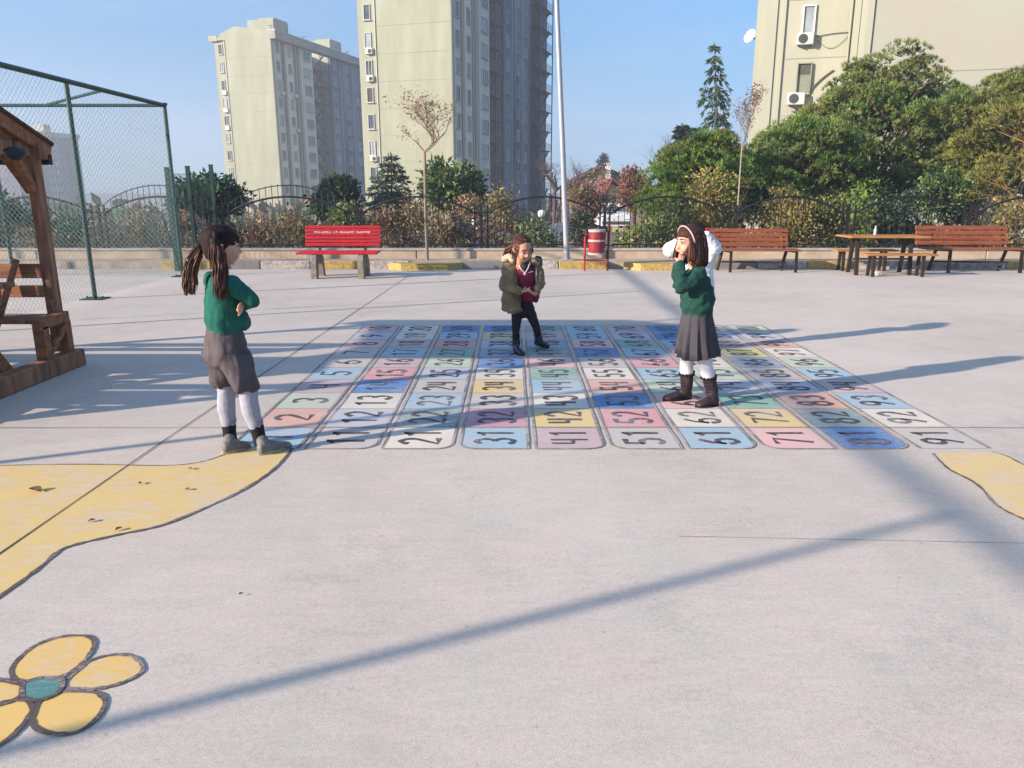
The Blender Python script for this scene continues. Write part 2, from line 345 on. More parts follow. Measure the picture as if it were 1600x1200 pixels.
for c in range(10):
    x0 = BX+BP*c; x1 = x0+CW
    for r in range(10):
        y0 = RY0+RP*r; y1 = y0+RP-.012
        if r == 0 and c in round_c:
            q = .10; s_ = round_c[c]
            if s_ == 'R': poly = [(x0, y0)]+[(x1-q+q*math.sin(R(a)), y0+q-q*math.cos(R(a))) for a in range(0, 91, 15)]+[(x1, y1), (x0, y1)]
            else: poly = [(x0+q-q*math.cos(R(a)), y0+q-q*math.sin(R(a))) for a in range(0, 91, 15)]+[(x1, y0), (x1, y1), (x0, y1)]
        else: poly = [(x0, y0), (x1, y0), (x1, y1), (x0, y1)]
        mb = MB(); mb.flat(poly, .0022)
        ce = mb.build('number_cell', PAL[CELLS[c][r]], board)
        ce['label'] = NAME[CELLS[c][r]]+' cell numbered '+str(c*10+r+1)
        num = str(c*10+r+1); mb = MB(); gh = .27; gw = .155 if len(num) == 2 else .19
        if len(num) == 3: gw = .105
        if r == 9 and c in (2, 6, 8): pass
        tot = gw*len(num); zz = .0038
        for i, ch in enumerate(num):
            for st in DIG[ch]:
                pts = []
                for (u, v) in st:
                    # glyph up -> -X, reading direction -> +Y
                    yy = (y0+y1)/2-tot/2+i*gw+(u/.6*.78+.11)*gw
                    xx = (x0+x1)/2+gh/2-v*gh
                    pts.append((xx+rr.uniform(-.002, .002), yy+rr.uniform(-.002, .002)))
                mb.ribbon(pts, .036 if len(num) < 3 else .024, zz, wvar=.28, seed=r+c); zz += .0003
        mb.build('numeral', M_NUM, ce)
    mb = MB(); q = .10; s_ = round_c.get(c); top = RY0+RP*10-.01; o_ = .008
    l = [(x0-o_, y) for y in np.linspace(top, RY0+(q if s_ == 'L' else 0), 24)]
    rt = [(x1+o_, y) for y in np.linspace(RY0+(q if s_ == 'R' else 0), top, 24)]
    if s_ == 'L': path = l+[(x0+q-(q+o_)*math.cos(R(a)), RY0+q-(q+o_)*math.sin(R(a))) for a in range(10, 91, 16)]+[(x1+o_, RY0-o_)]+rt[1:]
    elif s_ == 'R': path = l[:-1]+[(x0-o_, RY0-o_)]+[(x1-q+(q+o_)*math.sin(R(a)), RY0+q-(q+o_)*math.cos(R(a))) for a in range(0, 81, 16)]+rt
    else: path = None
    if path: mb.ribbon(path, .016, .0048, wvar=.35, seed=c)
    else: mb.ribbon(l, .016, .0048, wvar=.35, seed=c); mb.ribbon(rt, .016, .0049, wvar=.35, seed=c+20)
    mb.ribbon([(x0, top+.006), (x1, top+.006)], .02, .0052)
    mb.build('column_outline', M_LINE, board)
# painted yellow snake ends
def px_poly(pts): return [G(*p) for p in pts]
def smooth_path(pts, n=6):
    out = []
    for i in range(len(pts)-1):
        p0 = Vector(pts[max(0, i-1)]); p1 = Vector(pts[i]); p2 = Vector(pts[i+1]); p3 = Vector(pts[min(len(pts)-1, i+2)])
        for k_ in range(n):
            t_ = k_/n; out.append(.5*((2*p1)+(-p0+p2)*t_+(2*p0-5*p1+4*p2-p3)*t_*t_+(-p0+3*p1-3*p2+p3)*t_**3))
    out.append(Vector(pts[-1])); return out
M_PY = paint('paint_snake_yellow', S(218, 190, 122, KG), .62, 18, .12); M_PY2 = paint('paint_snake_pale', S(218, 192, 134, KG), .62, 18, .12)
up = smooth_path(px_poly([(-420, 740), (-200, 734), (0, 728), (130, 726), (255, 728), (310, 723), (345, 713), (372, 701)]))
lo = smooth_path(px_poly([(457, 701), (440, 722), (420, 740), (385, 763), (345, 783), (260, 819), (185, 836), (120, 851), (92, 862), (60, 889), (0, 932), (-120, 1010), (-420, 1160)]))
t = thing('painted_snake_tail', 'faded yellow painted band with dark edges running off to the left of the number board', 'ground painting', (-3, 3.7, 0))
mb = MB(); mb.flat(up+[G(372, 701)]+lo, .002); mb.build('yellow_fill', M_PY, t)
mb = MB(); mb.ribbon(up, .010, .0032, wvar=.5); mb.ribbon(lo, .018, .0034, wvar=.5); mb.build('outline', M_LINE2, t)
up = smooth_path(px_poly([(1549, 706), (1575, 714), (1600, 727), (1680, 762), (1790, 800)])); lo = smooth_path(px_poly([(1458, 709), (1470, 722), (1485, 735), (1515, 750), (1535, 765), (1552, 785), (1570, 798), (1600, 812), (1680, 850), (1790, 905)]))
t = thing('painted_snake_tail', 'faded yellow painted band widening to the right of cell ninety-one', 'ground painting', (3.2, 3.9, 0))
mb = MB(); mb.flat(lo+up[::-1], .002); mb.build('yellow_fill', M_PY2, t)
mb = MB(); mb.ribbon(up, .010, .0032, wvar=.5); mb.ribbon(lo, .014, .0034, wvar=.5); mb.build('outline', M_LINE2, t)
# painted flower
t = thing('painted_flower', 'large painted flower with yellow petals and a teal centre on the concrete', 'ground painting', tuple(G(65, 1078)))
M_FY = paint('paint_flower_yellow', S(224, 190, 122, KG), .5, 30); M_FT = paint('paint_flower_teal', S(88, 138, 142, KG), .3, 40)
pet = [[(22, 1062), (18, 1048), (30, 1030), (55, 1010), (90, 997), (125, 994), (143, 998), (147, 1010), (135, 1030), (115, 1048), (95, 1058), (60, 1064), (40, 1066)],
       [(100, 1068), (120, 1050), (145, 1032), (180, 1024), (208, 1027), (222, 1040), (220, 1052), (195, 1066), (160, 1076), (125, 1078), (104, 1076)],
       [(60, 1098), (90, 1083), (140, 1082), (158, 1088), (164, 1100), (150, 1125), (120, 1145), (85, 1148), (58, 1140), (50, 1125)],
       [(42, 1095), (50, 1110), (30, 1140), (0, 1165), (-40, 1185), (-75, 1185), (-70, 1160), (-40, 1125), (-5, 1102), (20, 1096)],
       [(34, 1072), (30, 1090), (0, 1103), (-50, 1108), (-85, 1098), (-90, 1080), (-60, 1067), (-20, 1062), (10, 1066)]]
for i, p in enumerate(pet):
    pp = smooth_path(px_poly(p+[p[0]]), 5)[:-1]
    mb = MB(); mb.flat(pp, .002); po = mb.build('petal', M_FY, t)
    mb = MB(); mb.ribbon(pp, .015, .0034+.0003*i, closed=True, wvar=.3, seed=i); mb.build('outline', M_LINE2, po)
pp = smooth_path(px_poly([(34, 1080), (40, 1068), (65, 1061), (92, 1062), (98, 1072), (88, 1086), (60, 1096), (38, 1092), (34, 1080)]), 5)[:-1]
mb = MB(); mb.flat(pp, .0052); po = mb.build('flower_centre', M_FT, t)
mb = MB(); mb.ribbon(pp, .014, .0062, closed=True, wvar=.3); mb.build('outline', M_LINE2, po)
# leaves and litter on the paving
M_DL = mat('dead_leaf', S(118, 92, 66, .6), scale=30)
def dead_leaf(px, py, s, label, seed):
    p = G(px, py); r_ = random.Random(seed); mb = MB(); a = r_.uniform(0, 6.28); n = 7; vs = []
    for i in range(n+1):
        u = i/n; wv = math.sin(math.pi*u)**.7*.34*s; z = .006+.22*s*u*u+.05*s*math.sin(u*5)
        for sgn in (-1, 0, 1):
            lx = u*s; ly = sgn*wv; vs.append((p.x+lx*math.cos(a)-ly*math.sin(a), p.y+lx*math.sin(a)+ly*math.cos(a), z+abs(sgn)*wv*.5))
    fs = []
    for i in range(n):
        for j in (0, 1): fs.append((i*3+j, i*3+j+1, i*3+j+4, i*3+j+3))
    mb.add(vs, fs); return tag(mb.build('dead_leaf', M_DL), label, 'leaf', 'dry leaves lying on the paving')
dead_leaf(65, 770, .075, 'largest curled dry leaf on the yellow painted band at the left', 11)
for q_, l_ in (((295, 733), 'small dry leaf on the yellow band near the left shoe of the pigtailed girl'), ((222, 755), 'thin dry leaf on the yellow band right of the paving joint'), ((288, 766), 'narrow dry leaf in the middle of the yellow band'), ((137, 817), 'dry leaf on the yellow band just below the paving joint'), ((180, 831), 'greenish dry leaf beside the dark lower edge of the yellow band')):
    dead_leaf(*q_, .035, l_, int(q_[0]))
dead_leaf(381, 929, .02, 'tiny leaf scrap on bare concrete below the yellow band', 5)
# ================================================================== BUILDINGS
M_RW = mat('render_sunlit', S(210, 216, 186, .46), var=.05, scale=.45, detail=7, col2=S(198, 200, 168, .43), bump=.1, bscale=3, stretch=(1, 1, .22))
M_RP = mat('render_pier', S(214, 208, 188, .84), var=.12, scale=.3, detail=6, stretch=(1, 1, .2))
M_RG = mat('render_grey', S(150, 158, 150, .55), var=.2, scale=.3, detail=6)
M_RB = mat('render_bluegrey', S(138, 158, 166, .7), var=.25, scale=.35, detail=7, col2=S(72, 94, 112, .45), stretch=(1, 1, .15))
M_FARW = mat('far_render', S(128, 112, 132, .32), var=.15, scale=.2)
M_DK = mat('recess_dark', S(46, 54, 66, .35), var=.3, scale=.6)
M_PVC = mat('white_pvc', S(232, 232, 228, .7), var=.04, rough=.45)
M_GL = mat('window_glass', S(90, 104, 112, .5), rough=.12, var=.3, scale=.7, spec=.6)
M_DARKW = mat('dark_opening', S(60, 62, 60, .5), rough=.6)
M_PVCT = mat('tower_frame', S(206, 206, 196, .62), rough=.6)
M_CUR = mat('curtain_glass', S(176, 184, 184, .6), rough=.2, var=.15, scale=.9, spec=.5)
M_AC = mat('ac_casing', S(225, 224, 216, .62), var=.06, rough=.5); M_ACD = mat('ac_grille', S(86, 92, 92, .5), var=.1)
M_STL = mat('dark_steel', S(48, 56, 64, .5), rough=.5, metal=.3)
M_TRIM = mat('parapet_trim', S(188, 186, 170, .52), var=.12, scale=.4)
def win(t, P, a, n, w, h, mat_g, mull=1, kids_=True):
    """window centred at P on a wall; a = horizontal unit vector, n = outward unit normal"""
    z = Vector((0, 0, 1)); Mx = Matrix((a, n, z)).transposed()
    mb = MB(); f = .07
    for sx in (-1, 1): mb.box(P+a*sx*(w/2)+n*.05, (f, .12, h+f), M=Mx)
    for sz in (-1, 1): mb.box(P+z*sz*(h/2)+n*.052, (w-f, .12, f), M=Mx)
    for i in range(mull): mb.box(P+a*(-w/2+w*(i+1)/(mull+1))+n*.045, (f*.8, .1, h-f), M=Mx)
    mb.box(P+z*(-h/2-.07)+n*.1, (w+.25, .25, .06), M=Mx)
    o = mb.build('window', M_PVCT if h > 1.4 else M_PVC, t)
    mb = MB(); mb.box(P+n*.015, (w-.02, .03, h-.02), M=Mx); mb.build('pane', mat_g, o)
    return o
def ac(P, a, n, s=1.0, label='', grp=None, fan=True):
    z = Vector((0, 0, 1)); Mx = Matrix((a, n, z)).transposed()
    t = thing('air_conditioner', label, 'air conditioner', tuple(P), grp)
    mb = MB(); mb.box(P+n*.22*s, (.86*s, .36*s, .6*s), M=Mx, bev=.03*s); mb.build('casing', M_AC, t)
    Mn = Matrix((a, z*-1, n)).transposed()
    if fan:
        mb = MB(); mb.lathe(P+n*.405*s-a*.12*s, [(.24*s, 0), (.24*s, .012), (.2*s, .016), (.06*s, .016), (.05*s, .03), (.001, .03)], 20, M=Mn); mb.build('fan_grille', M_ACD, t)
    mb = MB()
    for sx in (-1, 1): mb.box(P+a*sx*.3*s+n*.2*s-z*.33*s, (.04, .42*s, .04), M=Mx)
    mb.build('bracket', M_STL, t); return t
def tower(name, label, corner, z0, z1, floors_z, wa=11, lb=40, hump=True, mesh_stairs=True, acs=(), far=False, vsc=1.0):
    a = Vector((-.958, .286, 0)); b = Vector((.286, .958, 0)); z = Vector((0, 0, 1)); C0 = Vector((corner[0], corner[1], 0))
    def Q(u, v, zz=0): return C0+a*u+b*v*vsc+z*zz
    t = thing(name, label, 'apartment building', (C0.x, C0.y, z0))
    def pr(mb, uv, za, zb, mi=0):
        p = [Q(u, v) for u, v in uv][::-1]
        mb.prism([(q.x, q.y) for q in p], za, zb, mi)
    # main core set back .5 behind the long facade's piers
    mb = MB(); pr(mb, [(0, 0), (wa-2.2, 0), (wa-2.2, .25), (wa, .25), (wa, lb), (.5, lb), (.5, 12.4), (3.2, 12.4), (3.2, 18.6), (.5, 18.6), (.5, 18.7), (.5, .6), (0, .6)][:] if False else [(0, 0), (wa-2.2, 0), (wa-2.2, .35), (wa, .35), (wa, lb), (.5, lb), (.5, 18.8), (3.4, 18.8), (3.4, 12.2), (.5, 12.2), (.5, .6), (0, .6)], z0, z1)
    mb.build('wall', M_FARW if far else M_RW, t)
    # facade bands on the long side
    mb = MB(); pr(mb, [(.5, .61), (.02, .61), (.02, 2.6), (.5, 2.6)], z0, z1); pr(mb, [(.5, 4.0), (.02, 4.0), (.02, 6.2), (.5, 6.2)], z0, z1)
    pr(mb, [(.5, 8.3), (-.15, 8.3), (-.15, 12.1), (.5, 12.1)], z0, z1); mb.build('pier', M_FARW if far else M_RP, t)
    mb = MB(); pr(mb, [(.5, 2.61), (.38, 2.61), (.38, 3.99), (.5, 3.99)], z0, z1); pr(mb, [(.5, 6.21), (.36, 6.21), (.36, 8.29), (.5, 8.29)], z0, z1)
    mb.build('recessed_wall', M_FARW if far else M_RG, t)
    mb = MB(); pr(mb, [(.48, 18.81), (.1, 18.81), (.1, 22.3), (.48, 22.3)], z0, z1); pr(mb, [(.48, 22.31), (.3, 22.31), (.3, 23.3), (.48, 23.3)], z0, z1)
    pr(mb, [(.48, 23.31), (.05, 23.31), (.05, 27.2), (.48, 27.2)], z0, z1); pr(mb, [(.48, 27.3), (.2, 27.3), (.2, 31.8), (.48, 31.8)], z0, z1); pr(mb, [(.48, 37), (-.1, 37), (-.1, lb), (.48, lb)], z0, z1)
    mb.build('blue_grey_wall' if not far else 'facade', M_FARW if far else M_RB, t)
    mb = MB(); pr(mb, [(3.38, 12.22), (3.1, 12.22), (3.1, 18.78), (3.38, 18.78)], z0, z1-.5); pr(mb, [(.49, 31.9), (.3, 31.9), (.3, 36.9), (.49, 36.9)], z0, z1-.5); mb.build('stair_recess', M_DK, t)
    # lit end wall: slab joint lines
    mb = MB()
    Mx = Matrix((a, b, z)).transposed()
    for i in range(floors_z[1]):
        zz = floors_z[0]+i*2.8
        if zz < z1-1: mb.box(Q((wa-2.2)/2, -.012, zz), (wa-2.4, .02, .035), M=Mx)
    mb.box(Q(.12, -.012, (z0+z1)/2), (.1, .024, z1-z0), M=Mx)
    mb.build('slab_joint', M_TRIM, t)
    # windows
    rr = random.Random(int(abs(corner[0])*10)); n_long = -a; n_lit = -b
    for i in range(floors_z[1]):
        zz = floors_z[0]+i*2.8+1.5
        if zz > z1-1.2: break
        win(t, Q(wa-1.15, .35, zz), a, n_lit, .72, 1.5, M_DARKW if (i == 5 and corner[0] > -10) else M_CUR if i % 2 else M_GL, 0 if i % 3 else 1)
        for v, w_, ml, u in ((1.6, 1.0, 1, .02), (5.1, .95, 1, .02), (10.3, 2.2, 2, -.15), (20.3, 1.1, 1, .1), (25.0, 1.1, 1, .05), (29.2, 1.3, 1, .2)):
            if far and v > 26: continue
            win(t, Q(u, v, zz), b, n_long, w_, 1.5, M_GL if rr.random() < .6 else M_CUR, ml)
    # escape stairs: platforms, bars and stringers
    if mesh_stairs:
        mb = MB()
        for i in range(floors_z[1]):
            zz = floors_z[0]+i*2.8
            if zz > z1-1: break
            for v0, v1, u0 in ((12.6, 18.4, 0.2), (32.1, 39.4, -1.2)):
                mb.box(Q(u0+.9, (v0+v1)/2, zz), (1.9, v1-v0, .09), M=Mx)
                for hh in (.3, .55, .8, 1.05): mb.box(Q(u0-.02, (v0+v1)/2, zz+hh), (.04, v1-v0, .045), M=Mx)
                mb.beam(Q(u0+.3, v0+1, zz), Q(u0+.3, v1-1, zz+2.8), .25, .18); mb.beam(Q(u0+1.3, v1-1, zz-1.4), Q(u0+1.3, v0+1, zz+1.4), .25, .12)
                for kx in range(9): mb.box(Q(u0-.02, v0+(v1-v0)*kx/8, zz+.5), (.035, .035, 1.1), M=Mx)
        for v_ in (12.6, 15.5, 18.4): mb.box(Q(.2, v_, (z0+z1)/2), (.12, .12, z1-z0), M=Mx)
        for v_ in (32.1, 35.5, 39.4): mb.box(Q(-1.2, v_, (z0+z1)/2), (.14, .14, z1-z0), M=Mx)
        mb.build('escape_stairs', M_STL, t)
        mb = MB()
        for i in range(floors_z[1]):
            zz = floors_z[0]+i*2.8
            if zz > z1-1: break
            mb.box(Q(1.9, 16.8, zz+1.3), (.06, 2.0, 1.9), M=Mx)
        mb.build('stair_window', M_CUR, t)
    # drain pipes
    mb = MB()
    for v_, u_ in ((7.6, .3), (22.8, .22), (27.25, .1)): mb.tube([Q(u_, v_, z0), Q(u_, v_, z1)], .07, 6)
    mb.tube([Q(wa-2.25, -.06, z0), Q(wa-2.25, -.06, z1)], .05, 6); mb.build('drain_pipe', M_RP, t)
    # roof parapet
    if hump:
        mb = MB(); Mx = Matrix((a, b, z)).transposed()
        pts = [(0, .0), (wa-.8, .0), (wa-.8, .35), (wa-1.6, 1.0), (wa*.62, 1.9), (wa*.55, 1.9), (wa*.18, 1.25), (0, .95)]
        vs = [Q(u, -.01, z1+h) for u, h in pts]+[Q(u, .35, z1+h) for u, h in pts]; n_ = len(pts)
        mb.add(vs, [tuple(range(n_)), tuple(range(2*n_-1, n_-1, -1))]+[(i, n_+i, n_+(i+1) % n_, (i+1) % n_) for i in range(n_)])
        vs = [Q(u, v, z1+h) for v in (-.05, .9) for u, h in ((wa-.9, -.1), (wa+.55, -.1), (wa+.75, .2), (wa+.75, .75), (wa-.9, .75))]
        vs += [Q(wa-.3, -.05, z1-1.4), Q(wa-.3, .9, z1-1.4)]
        mb.add(vs, [(4, 3, 2, 1, 0), (5, 6, 7, 8, 9), (0, 1, 6, 5), (1, 2, 7, 6), (2, 3, 8, 7), (3, 4, 9, 8), (4, 0, 5, 9)])
        mb.build('parapet', M_RW, t)
        mb = MB(); mb.box(Q(-.35, lb/2, z1+.35), (1.3, lb*vsc+.4, 1.25), M=Mx); mb.build('cornice', M_TRIM, t)
        mb = MB(); mb.box(Q(-.35, lb/2, z1+1.03), (1.5, lb*vsc+.5, .12), M=Mx); mb.build('eave_gutter', mat('gutter', S(225, 225, 225, .6)), t)
        for v_, hh in ((6.2, 3.6), (24.5, 3.5)):
            mb = MB(); mb.box(Q(4.4, v_, z1+hh/2), (5.0, 4.4*vsc, hh), M=Mx); mb.box(Q(3.4, v_, z1+hh+.12), (3.0, 4.0*vsc, .24), M=Mx)
            mb.build('lift_housing', M_RW, t)
        mb = MB()
        for v_ in (2.2, 12, 27.6, 34): mb.tube([Q(1.2, v_, z1+.4), Q(1.2, v_, z1+2.2)], .05, 5); mb.box(Q(1.2, v_, z1+2.2), (1.0, .08, .08), M=Mx)
        mb.build('antenna', M_STL, t)
    return t, Q, a, b
tw2, Q2, A2, B2 = tower('apartment_tower', 'tall pale apartment tower behind the leafless sapling with its top out of frame', (-6.3, 86), -5, 46, (-3.66, 17), hump=False)
for i, (zz, lab, s_) in enumerate(((20.6, 'topmost', 1), (17.75, 'second highest', 1.1))):
    pass
def on_lit(Q, u, zz, v=0.35): return Q(u, v, zz)
FZ = -3.66
for k_, lab in ((7, 'white air conditioner under the highest window seen on the middle tower'), (6, 'white air conditioner one floor below the highest on the middle tower'), (3, 'rusty air conditioner beside a lower window on the middle tower edge')):
    ac(Q2(9.85-.2, .35, FZ+k_*2.8+.35), A2, -B2, .95, lab, None)
tw1, Q1, A1, B1 = tower('apartment_tower', 'pale apartment tower at the left with a humped parapet and two roof housings', (-38.8, 132), -7, 25.6, (-5.2, 12), hump=True)
for k_, lab in ((8, 'topmost small'), (7, 'second highest small'), (6, 'third small'), (3, 'lowest small')):
    ac(Q1(9.6, .35, -5.2+k_*2.8+.3), A1, -B1, 1, lab+' air conditioner on the sunlit edge of the left tower', None, fan=False)
for k_, v_, lab in ((8, 1.6, 'upper'), (8, 5.6, 'upper'), (6, 5.6, 'middle')):
    ac(Q1(.0, v_+.5, -5.2+k_*2.8+.1), B1, -A1, 1, lab+(' air conditioner beside the first' if v_ < 3 else ' air conditioner beside the second')+' window column on the shaded side of the left tower', None, fan=False)
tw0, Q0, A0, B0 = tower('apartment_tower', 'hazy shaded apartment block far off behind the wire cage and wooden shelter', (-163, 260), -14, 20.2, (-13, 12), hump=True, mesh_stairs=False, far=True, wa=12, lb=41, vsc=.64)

# right building
t = thing('apartment_building', 'nearest pale apartment block behind the pines at the right', 'apartment building', (12.75, 43, -3))
a = Vector((.958, -.286, 0)); b = Vector((.286, .958, 0)); z = Vector((0, 0, 1)); C0 = Vector((12.75, 43, 0))
def QR(u, v, zz=0): return C0+a*u+b*v+z*zz
Mx = Matrix((a, b, z)).transposed()
mb = MB(); P_ = [QR(*p) for p in ((0, 0), (4.999, 0), (4.999, 14), (0, 14))]; mb.prism([(p.x, p.y) for p in P_], -3, 30)
M_RR = mat('render_right', S(214, 212, 186, .52), var=.06, scale=.5, detail=8, col2=S(206, 208, 184, .49), bump=.12, bscale=2, stretch=(1, 1, .35))
mb.build('wall', M_RR, t)
mb = MB(); P_ = [QR(*p) for p in ((5.0, -3.2), (34, -3.2), (34, 14), (5.0, 14))]; mb.prism([(p.x, p.y) for p in P_], -3, 30)
M_RR2 = mat('render_grey_green', S(202, 208, 188, .50), var=.06, scale=.22, detail=6, col2=S(208, 202, 182, .49), bump=.12, bscale=2); mb.build('wall', M_RR2, t)
mb = MB()
for u0, u1, d in ((.35, 1.0, .07), (1.25, 1.42, .1)): mb.box(QR((u0+u1)/2, -d/2, 13), (u1-u0, d, 32), M=Mx)
mb.box(QR(4.82, -.1, 13), (.3, .2, 32), M=Mx)
mb.box(QR(5.06, -3.22, 13), (.28, .12, 32), M=Mx)
mb.build('pilaster', M_RR, t)
mb = MB()
for zz in (-.2, 2.6, 5.4, 8.2, 11, 13.8): mb.box(QR(3.2, -.008, zz), (3.3, .02, .03), M=Mx)
for zz in (6.9, 9.9+.6, 14.1): mb.box(QR(19.5, -3.208, zz), (28.6, .02, .04), M=Mx)
mb.build('slab_joint', M_TRIM, t)
# windows of the right block
def zat(px, py, Q_): # height where column px,row py meets the facade point
    d = ray(px, py); return H+d.z*Q_.y/d.y
UW = 2.55
for k_, (zc, h_) in enumerate(((zat(1253, 31, QR(UW, 0)), 1.32), (zat(1241, 218, QR(UW, 0)), 1.5))):
    o = win(t, QR(UW, 0, zc), a, -b, .56, h_, M_CUR, 0)
zc = zat(1247, 122, QR(UW, 0))
mb = MB(); mb.box(QR(UW, -.02, zc), (.62, .06, 1.36), M=Mx); 
for sx in (-1, 1): mb.box(QR(UW+sx*.33, -.08, zc), (.05, .16, 1.42), M=Mx)
mb.box(QR(UW, -.08, zc+.7), (.7, .16, .05), M=Mx)
mb.build('bricked_up_opening', mat('opening_render', S(168, 172, 150, .5), scale=1), t)
mb = MB(); mb.box(QR(UW, -.055, zc+.42), (.6, .02, .5), M=Mx); mb.build('opening_shutter', mat('shutter', S(104, 104, 88, .5), scale=1), t)
ac(QR(UW-.1, -.0, zat(1245, 62, QR(UW, 0))), a, -b, .95, 'white air conditioner under the upper window of the nearest apartment block', None)
ac(QR(UW-.3, -.0, zat(1241, 155, QR(UW, 0))), a, -b, 1.0, 'white air conditioner below the bricked opening of the nearest apartment block', None)
mb = MB()
z_a = zat(1262, 57, QR(3.1, 0)); pts = [QR(3.0+u*1.75, -.06, z_a+.05*math.sin(u*3)+.1*u) for u in np.linspace(0, 1, 10)]; mb.tube(pts, .02, 5)
pts = [QR(3.0+u*1.5, -.05, z_a-.15-.5*math.sin(u*3.14)+.1*u) for u in np.linspace(0, 1, 12)]; mb.tube(pts, .012, 4)
z_b = zat(1262, 140, QR(3.0, 0)); pts = [QR(2.85+u*1.1, -.06, z_b-.35+1.25*u**.6) for u in np.linspace(0, 1, 12)]; mb.tube(pts, .04, 6)
mb.build('wall_cable', mat('cable_grey', S(120, 118, 106, .5)), t)
mb = MB(); mb.tube([QR(4.55, -.1, -3), QR(4.55, -.1, 30)], .06, 8); mb.build('drain_pipe', M_RW, t)
dp = QR(-.25, .3, zat(1171, 55, QR(0, 0)))
t = thing('satellite_dish', 'white satellite dish on the left edge of the nearest apartment block', 'satellite dish', tuple(dp))
Md = Vector((-.8, -.5, .35)).to_track_quat('Z', 'Y').to_matrix()
mb = MB(); mb.lathe(dp, [(.001, 0), (.15, .012), (.28, .05), (.36, .09), (.36, .1), (.28, .065), (.15, .03), (.001, .02)], 20, M=Md); mb.build('dish', M_PVC, t, smooth=True)
mb = MB(); mb.tube([dp-Md@Vector((0, 0, .02)), dp+Vector((.4, .1, -.15))], .03, 6); mb.tube([dp+Md@Vector((0, -.34, .08)), dp+Md@Vector((0, 0, .42))], .012, 5); mb.build('arm', M_STL, t)

# far house with a tiled roof
M_CR = mat('cream_wall', S(232, 208, 160, .5), scale=1); M_TILE = mat('roof_tile', S(150, 92, 70, .5), scale=2, var=.3); M_RF = mat('roof_dark', S(96, 84, 80, .5), scale=1, var=.3)
def house(name, lab, px0, px1, Y, zw, zr, ridge_px, wallm, roofm, dep=8):
    p0 = XZ(px0, Y, zw); p1 = XZ(px1, Y, zw); t = thing(name, lab, 'house', ((p0.x+p1.x)/2, Y, -4)); o = .4
    mb = MB(); mb.prism([(p0.x, Y), (p1.x, Y), (p1.x, Y+dep), (p0.x, Y+dep)], -4, zw)
    xm = XZ(ridge_px, Y, zr).x; mb.add([(p0.x, Y, zw), (p1.x, Y, zw), (xm, Y, zr-.15), (p0.x, Y+dep, zw), (p1.x, Y+dep, zw), (xm, Y+dep, zr-.15)], [(0, 1, 2), (5, 4, 3), (0, 2, 5, 3), (1, 4, 5, 2)]); mb.build('wall', wallm, t)
    mb = MB(); th = .16
    for s0, xx in ((-1, p0.x-o), (1, p1.x+o)):
        sl_ = (zr-zw)/abs(xm-(p0.x if s0 < 0 else p1.x)); ze = zw-o*sl_+.1
        q = [(xx, Y-o, ze), (xx, Y+dep+o, ze), (xm, Y+dep+o, zr+.1), (xm, Y-o, zr+.1)]
        mb.add(q+[(x_, y_, z_+th) for x_, y_, z_ in q], [(0, 1, 2, 3), (7, 6, 5, 4), (0, 4, 5, 1), (1, 5, 6, 2), (2, 6, 7, 3), (3, 7, 4, 0)])
    rf = mb.build('roof', roofm, t); return t, rf, p0, p1, xm
t, rf, p0, p1, xm = house('house', 'cream gabled house with a tiled roof seen between the brown trees', 946, 985, 62, 1.15, 2.3, 956, M_CR, M_TILE)
for xx in (.35, .7):
    win(t, Vector((p0.x+(p1.x-p0.x)*xx, 61.99, .1)), Vector((1, 0, 0)), Vector((0, -1, 0)), .45, .6, M_GL, 0)
t, rf, p0, p1, xm = house('house', 'wide low house with a dark roof and white chimney behind the cream house', 884, 1010, 84, 1.9, 4.0, 940, mat('far_wall', S(170, 150, 140, .5)), M_RF, 10)
cp = XZ(949, 83.9, 3.6); mb = MB(); mb.box((cp.x, 83.4, 3.0), (.55, .55, 2.6)); mb.box((cp.x, 83.4, 4.35), (.75, .75, .12)); mb.build('chimney', M_PVC, rf)
for xx in (.58, .75): win(t, Vector((p0.x+(p1.x-p0.x)*xx, 83.99, 1.0)), Vector((1, 0, 0)), Vector((0, -1, 0)), 1, 1.0, M_GL, 1)
# ================================================================== BENCHES, TABLE, BIN, LAMPS, FENCES
M_RED = mat('red_paint', S(206, 30, 44, .75), rough=.5, var=.2, scale=9, col2=S(176, 40, 52, .7), stretch=(1, 6, 6))
M_REDD = mat('bin_red', S(150, 44, 52, .7), rough=.5, var=.25, scale=8); M_BINW = mat('bin_band', S(214, 192, 184, .6), var=.15, scale=12)
M_CLEG = mat('cast_concrete', S(176, 166, 150, .5), var=.2, scale=12, bump=.3)
M_BW = mat('bench_varnish', S(168, 98, 62, .62), rough=.5, var=.3, scale=5, stretch=(.6, 9, 9), col2=S(138, 74, 48, .6))
M_TW = mat('table_wood', S(198, 138, 80, .6), rough=.55, var=.25, scale=5, stretch=(.6, 9, 9))
M_BST = mat('bench_steel', S(44, 36, 34, .6), rough=.5); M_TST = mat('table_steel', S(58, 50, 48, .6), rough=.5)
M_LET = mat('worn_lettering', S(236, 200, 196, .8), var=.3, scale=40)
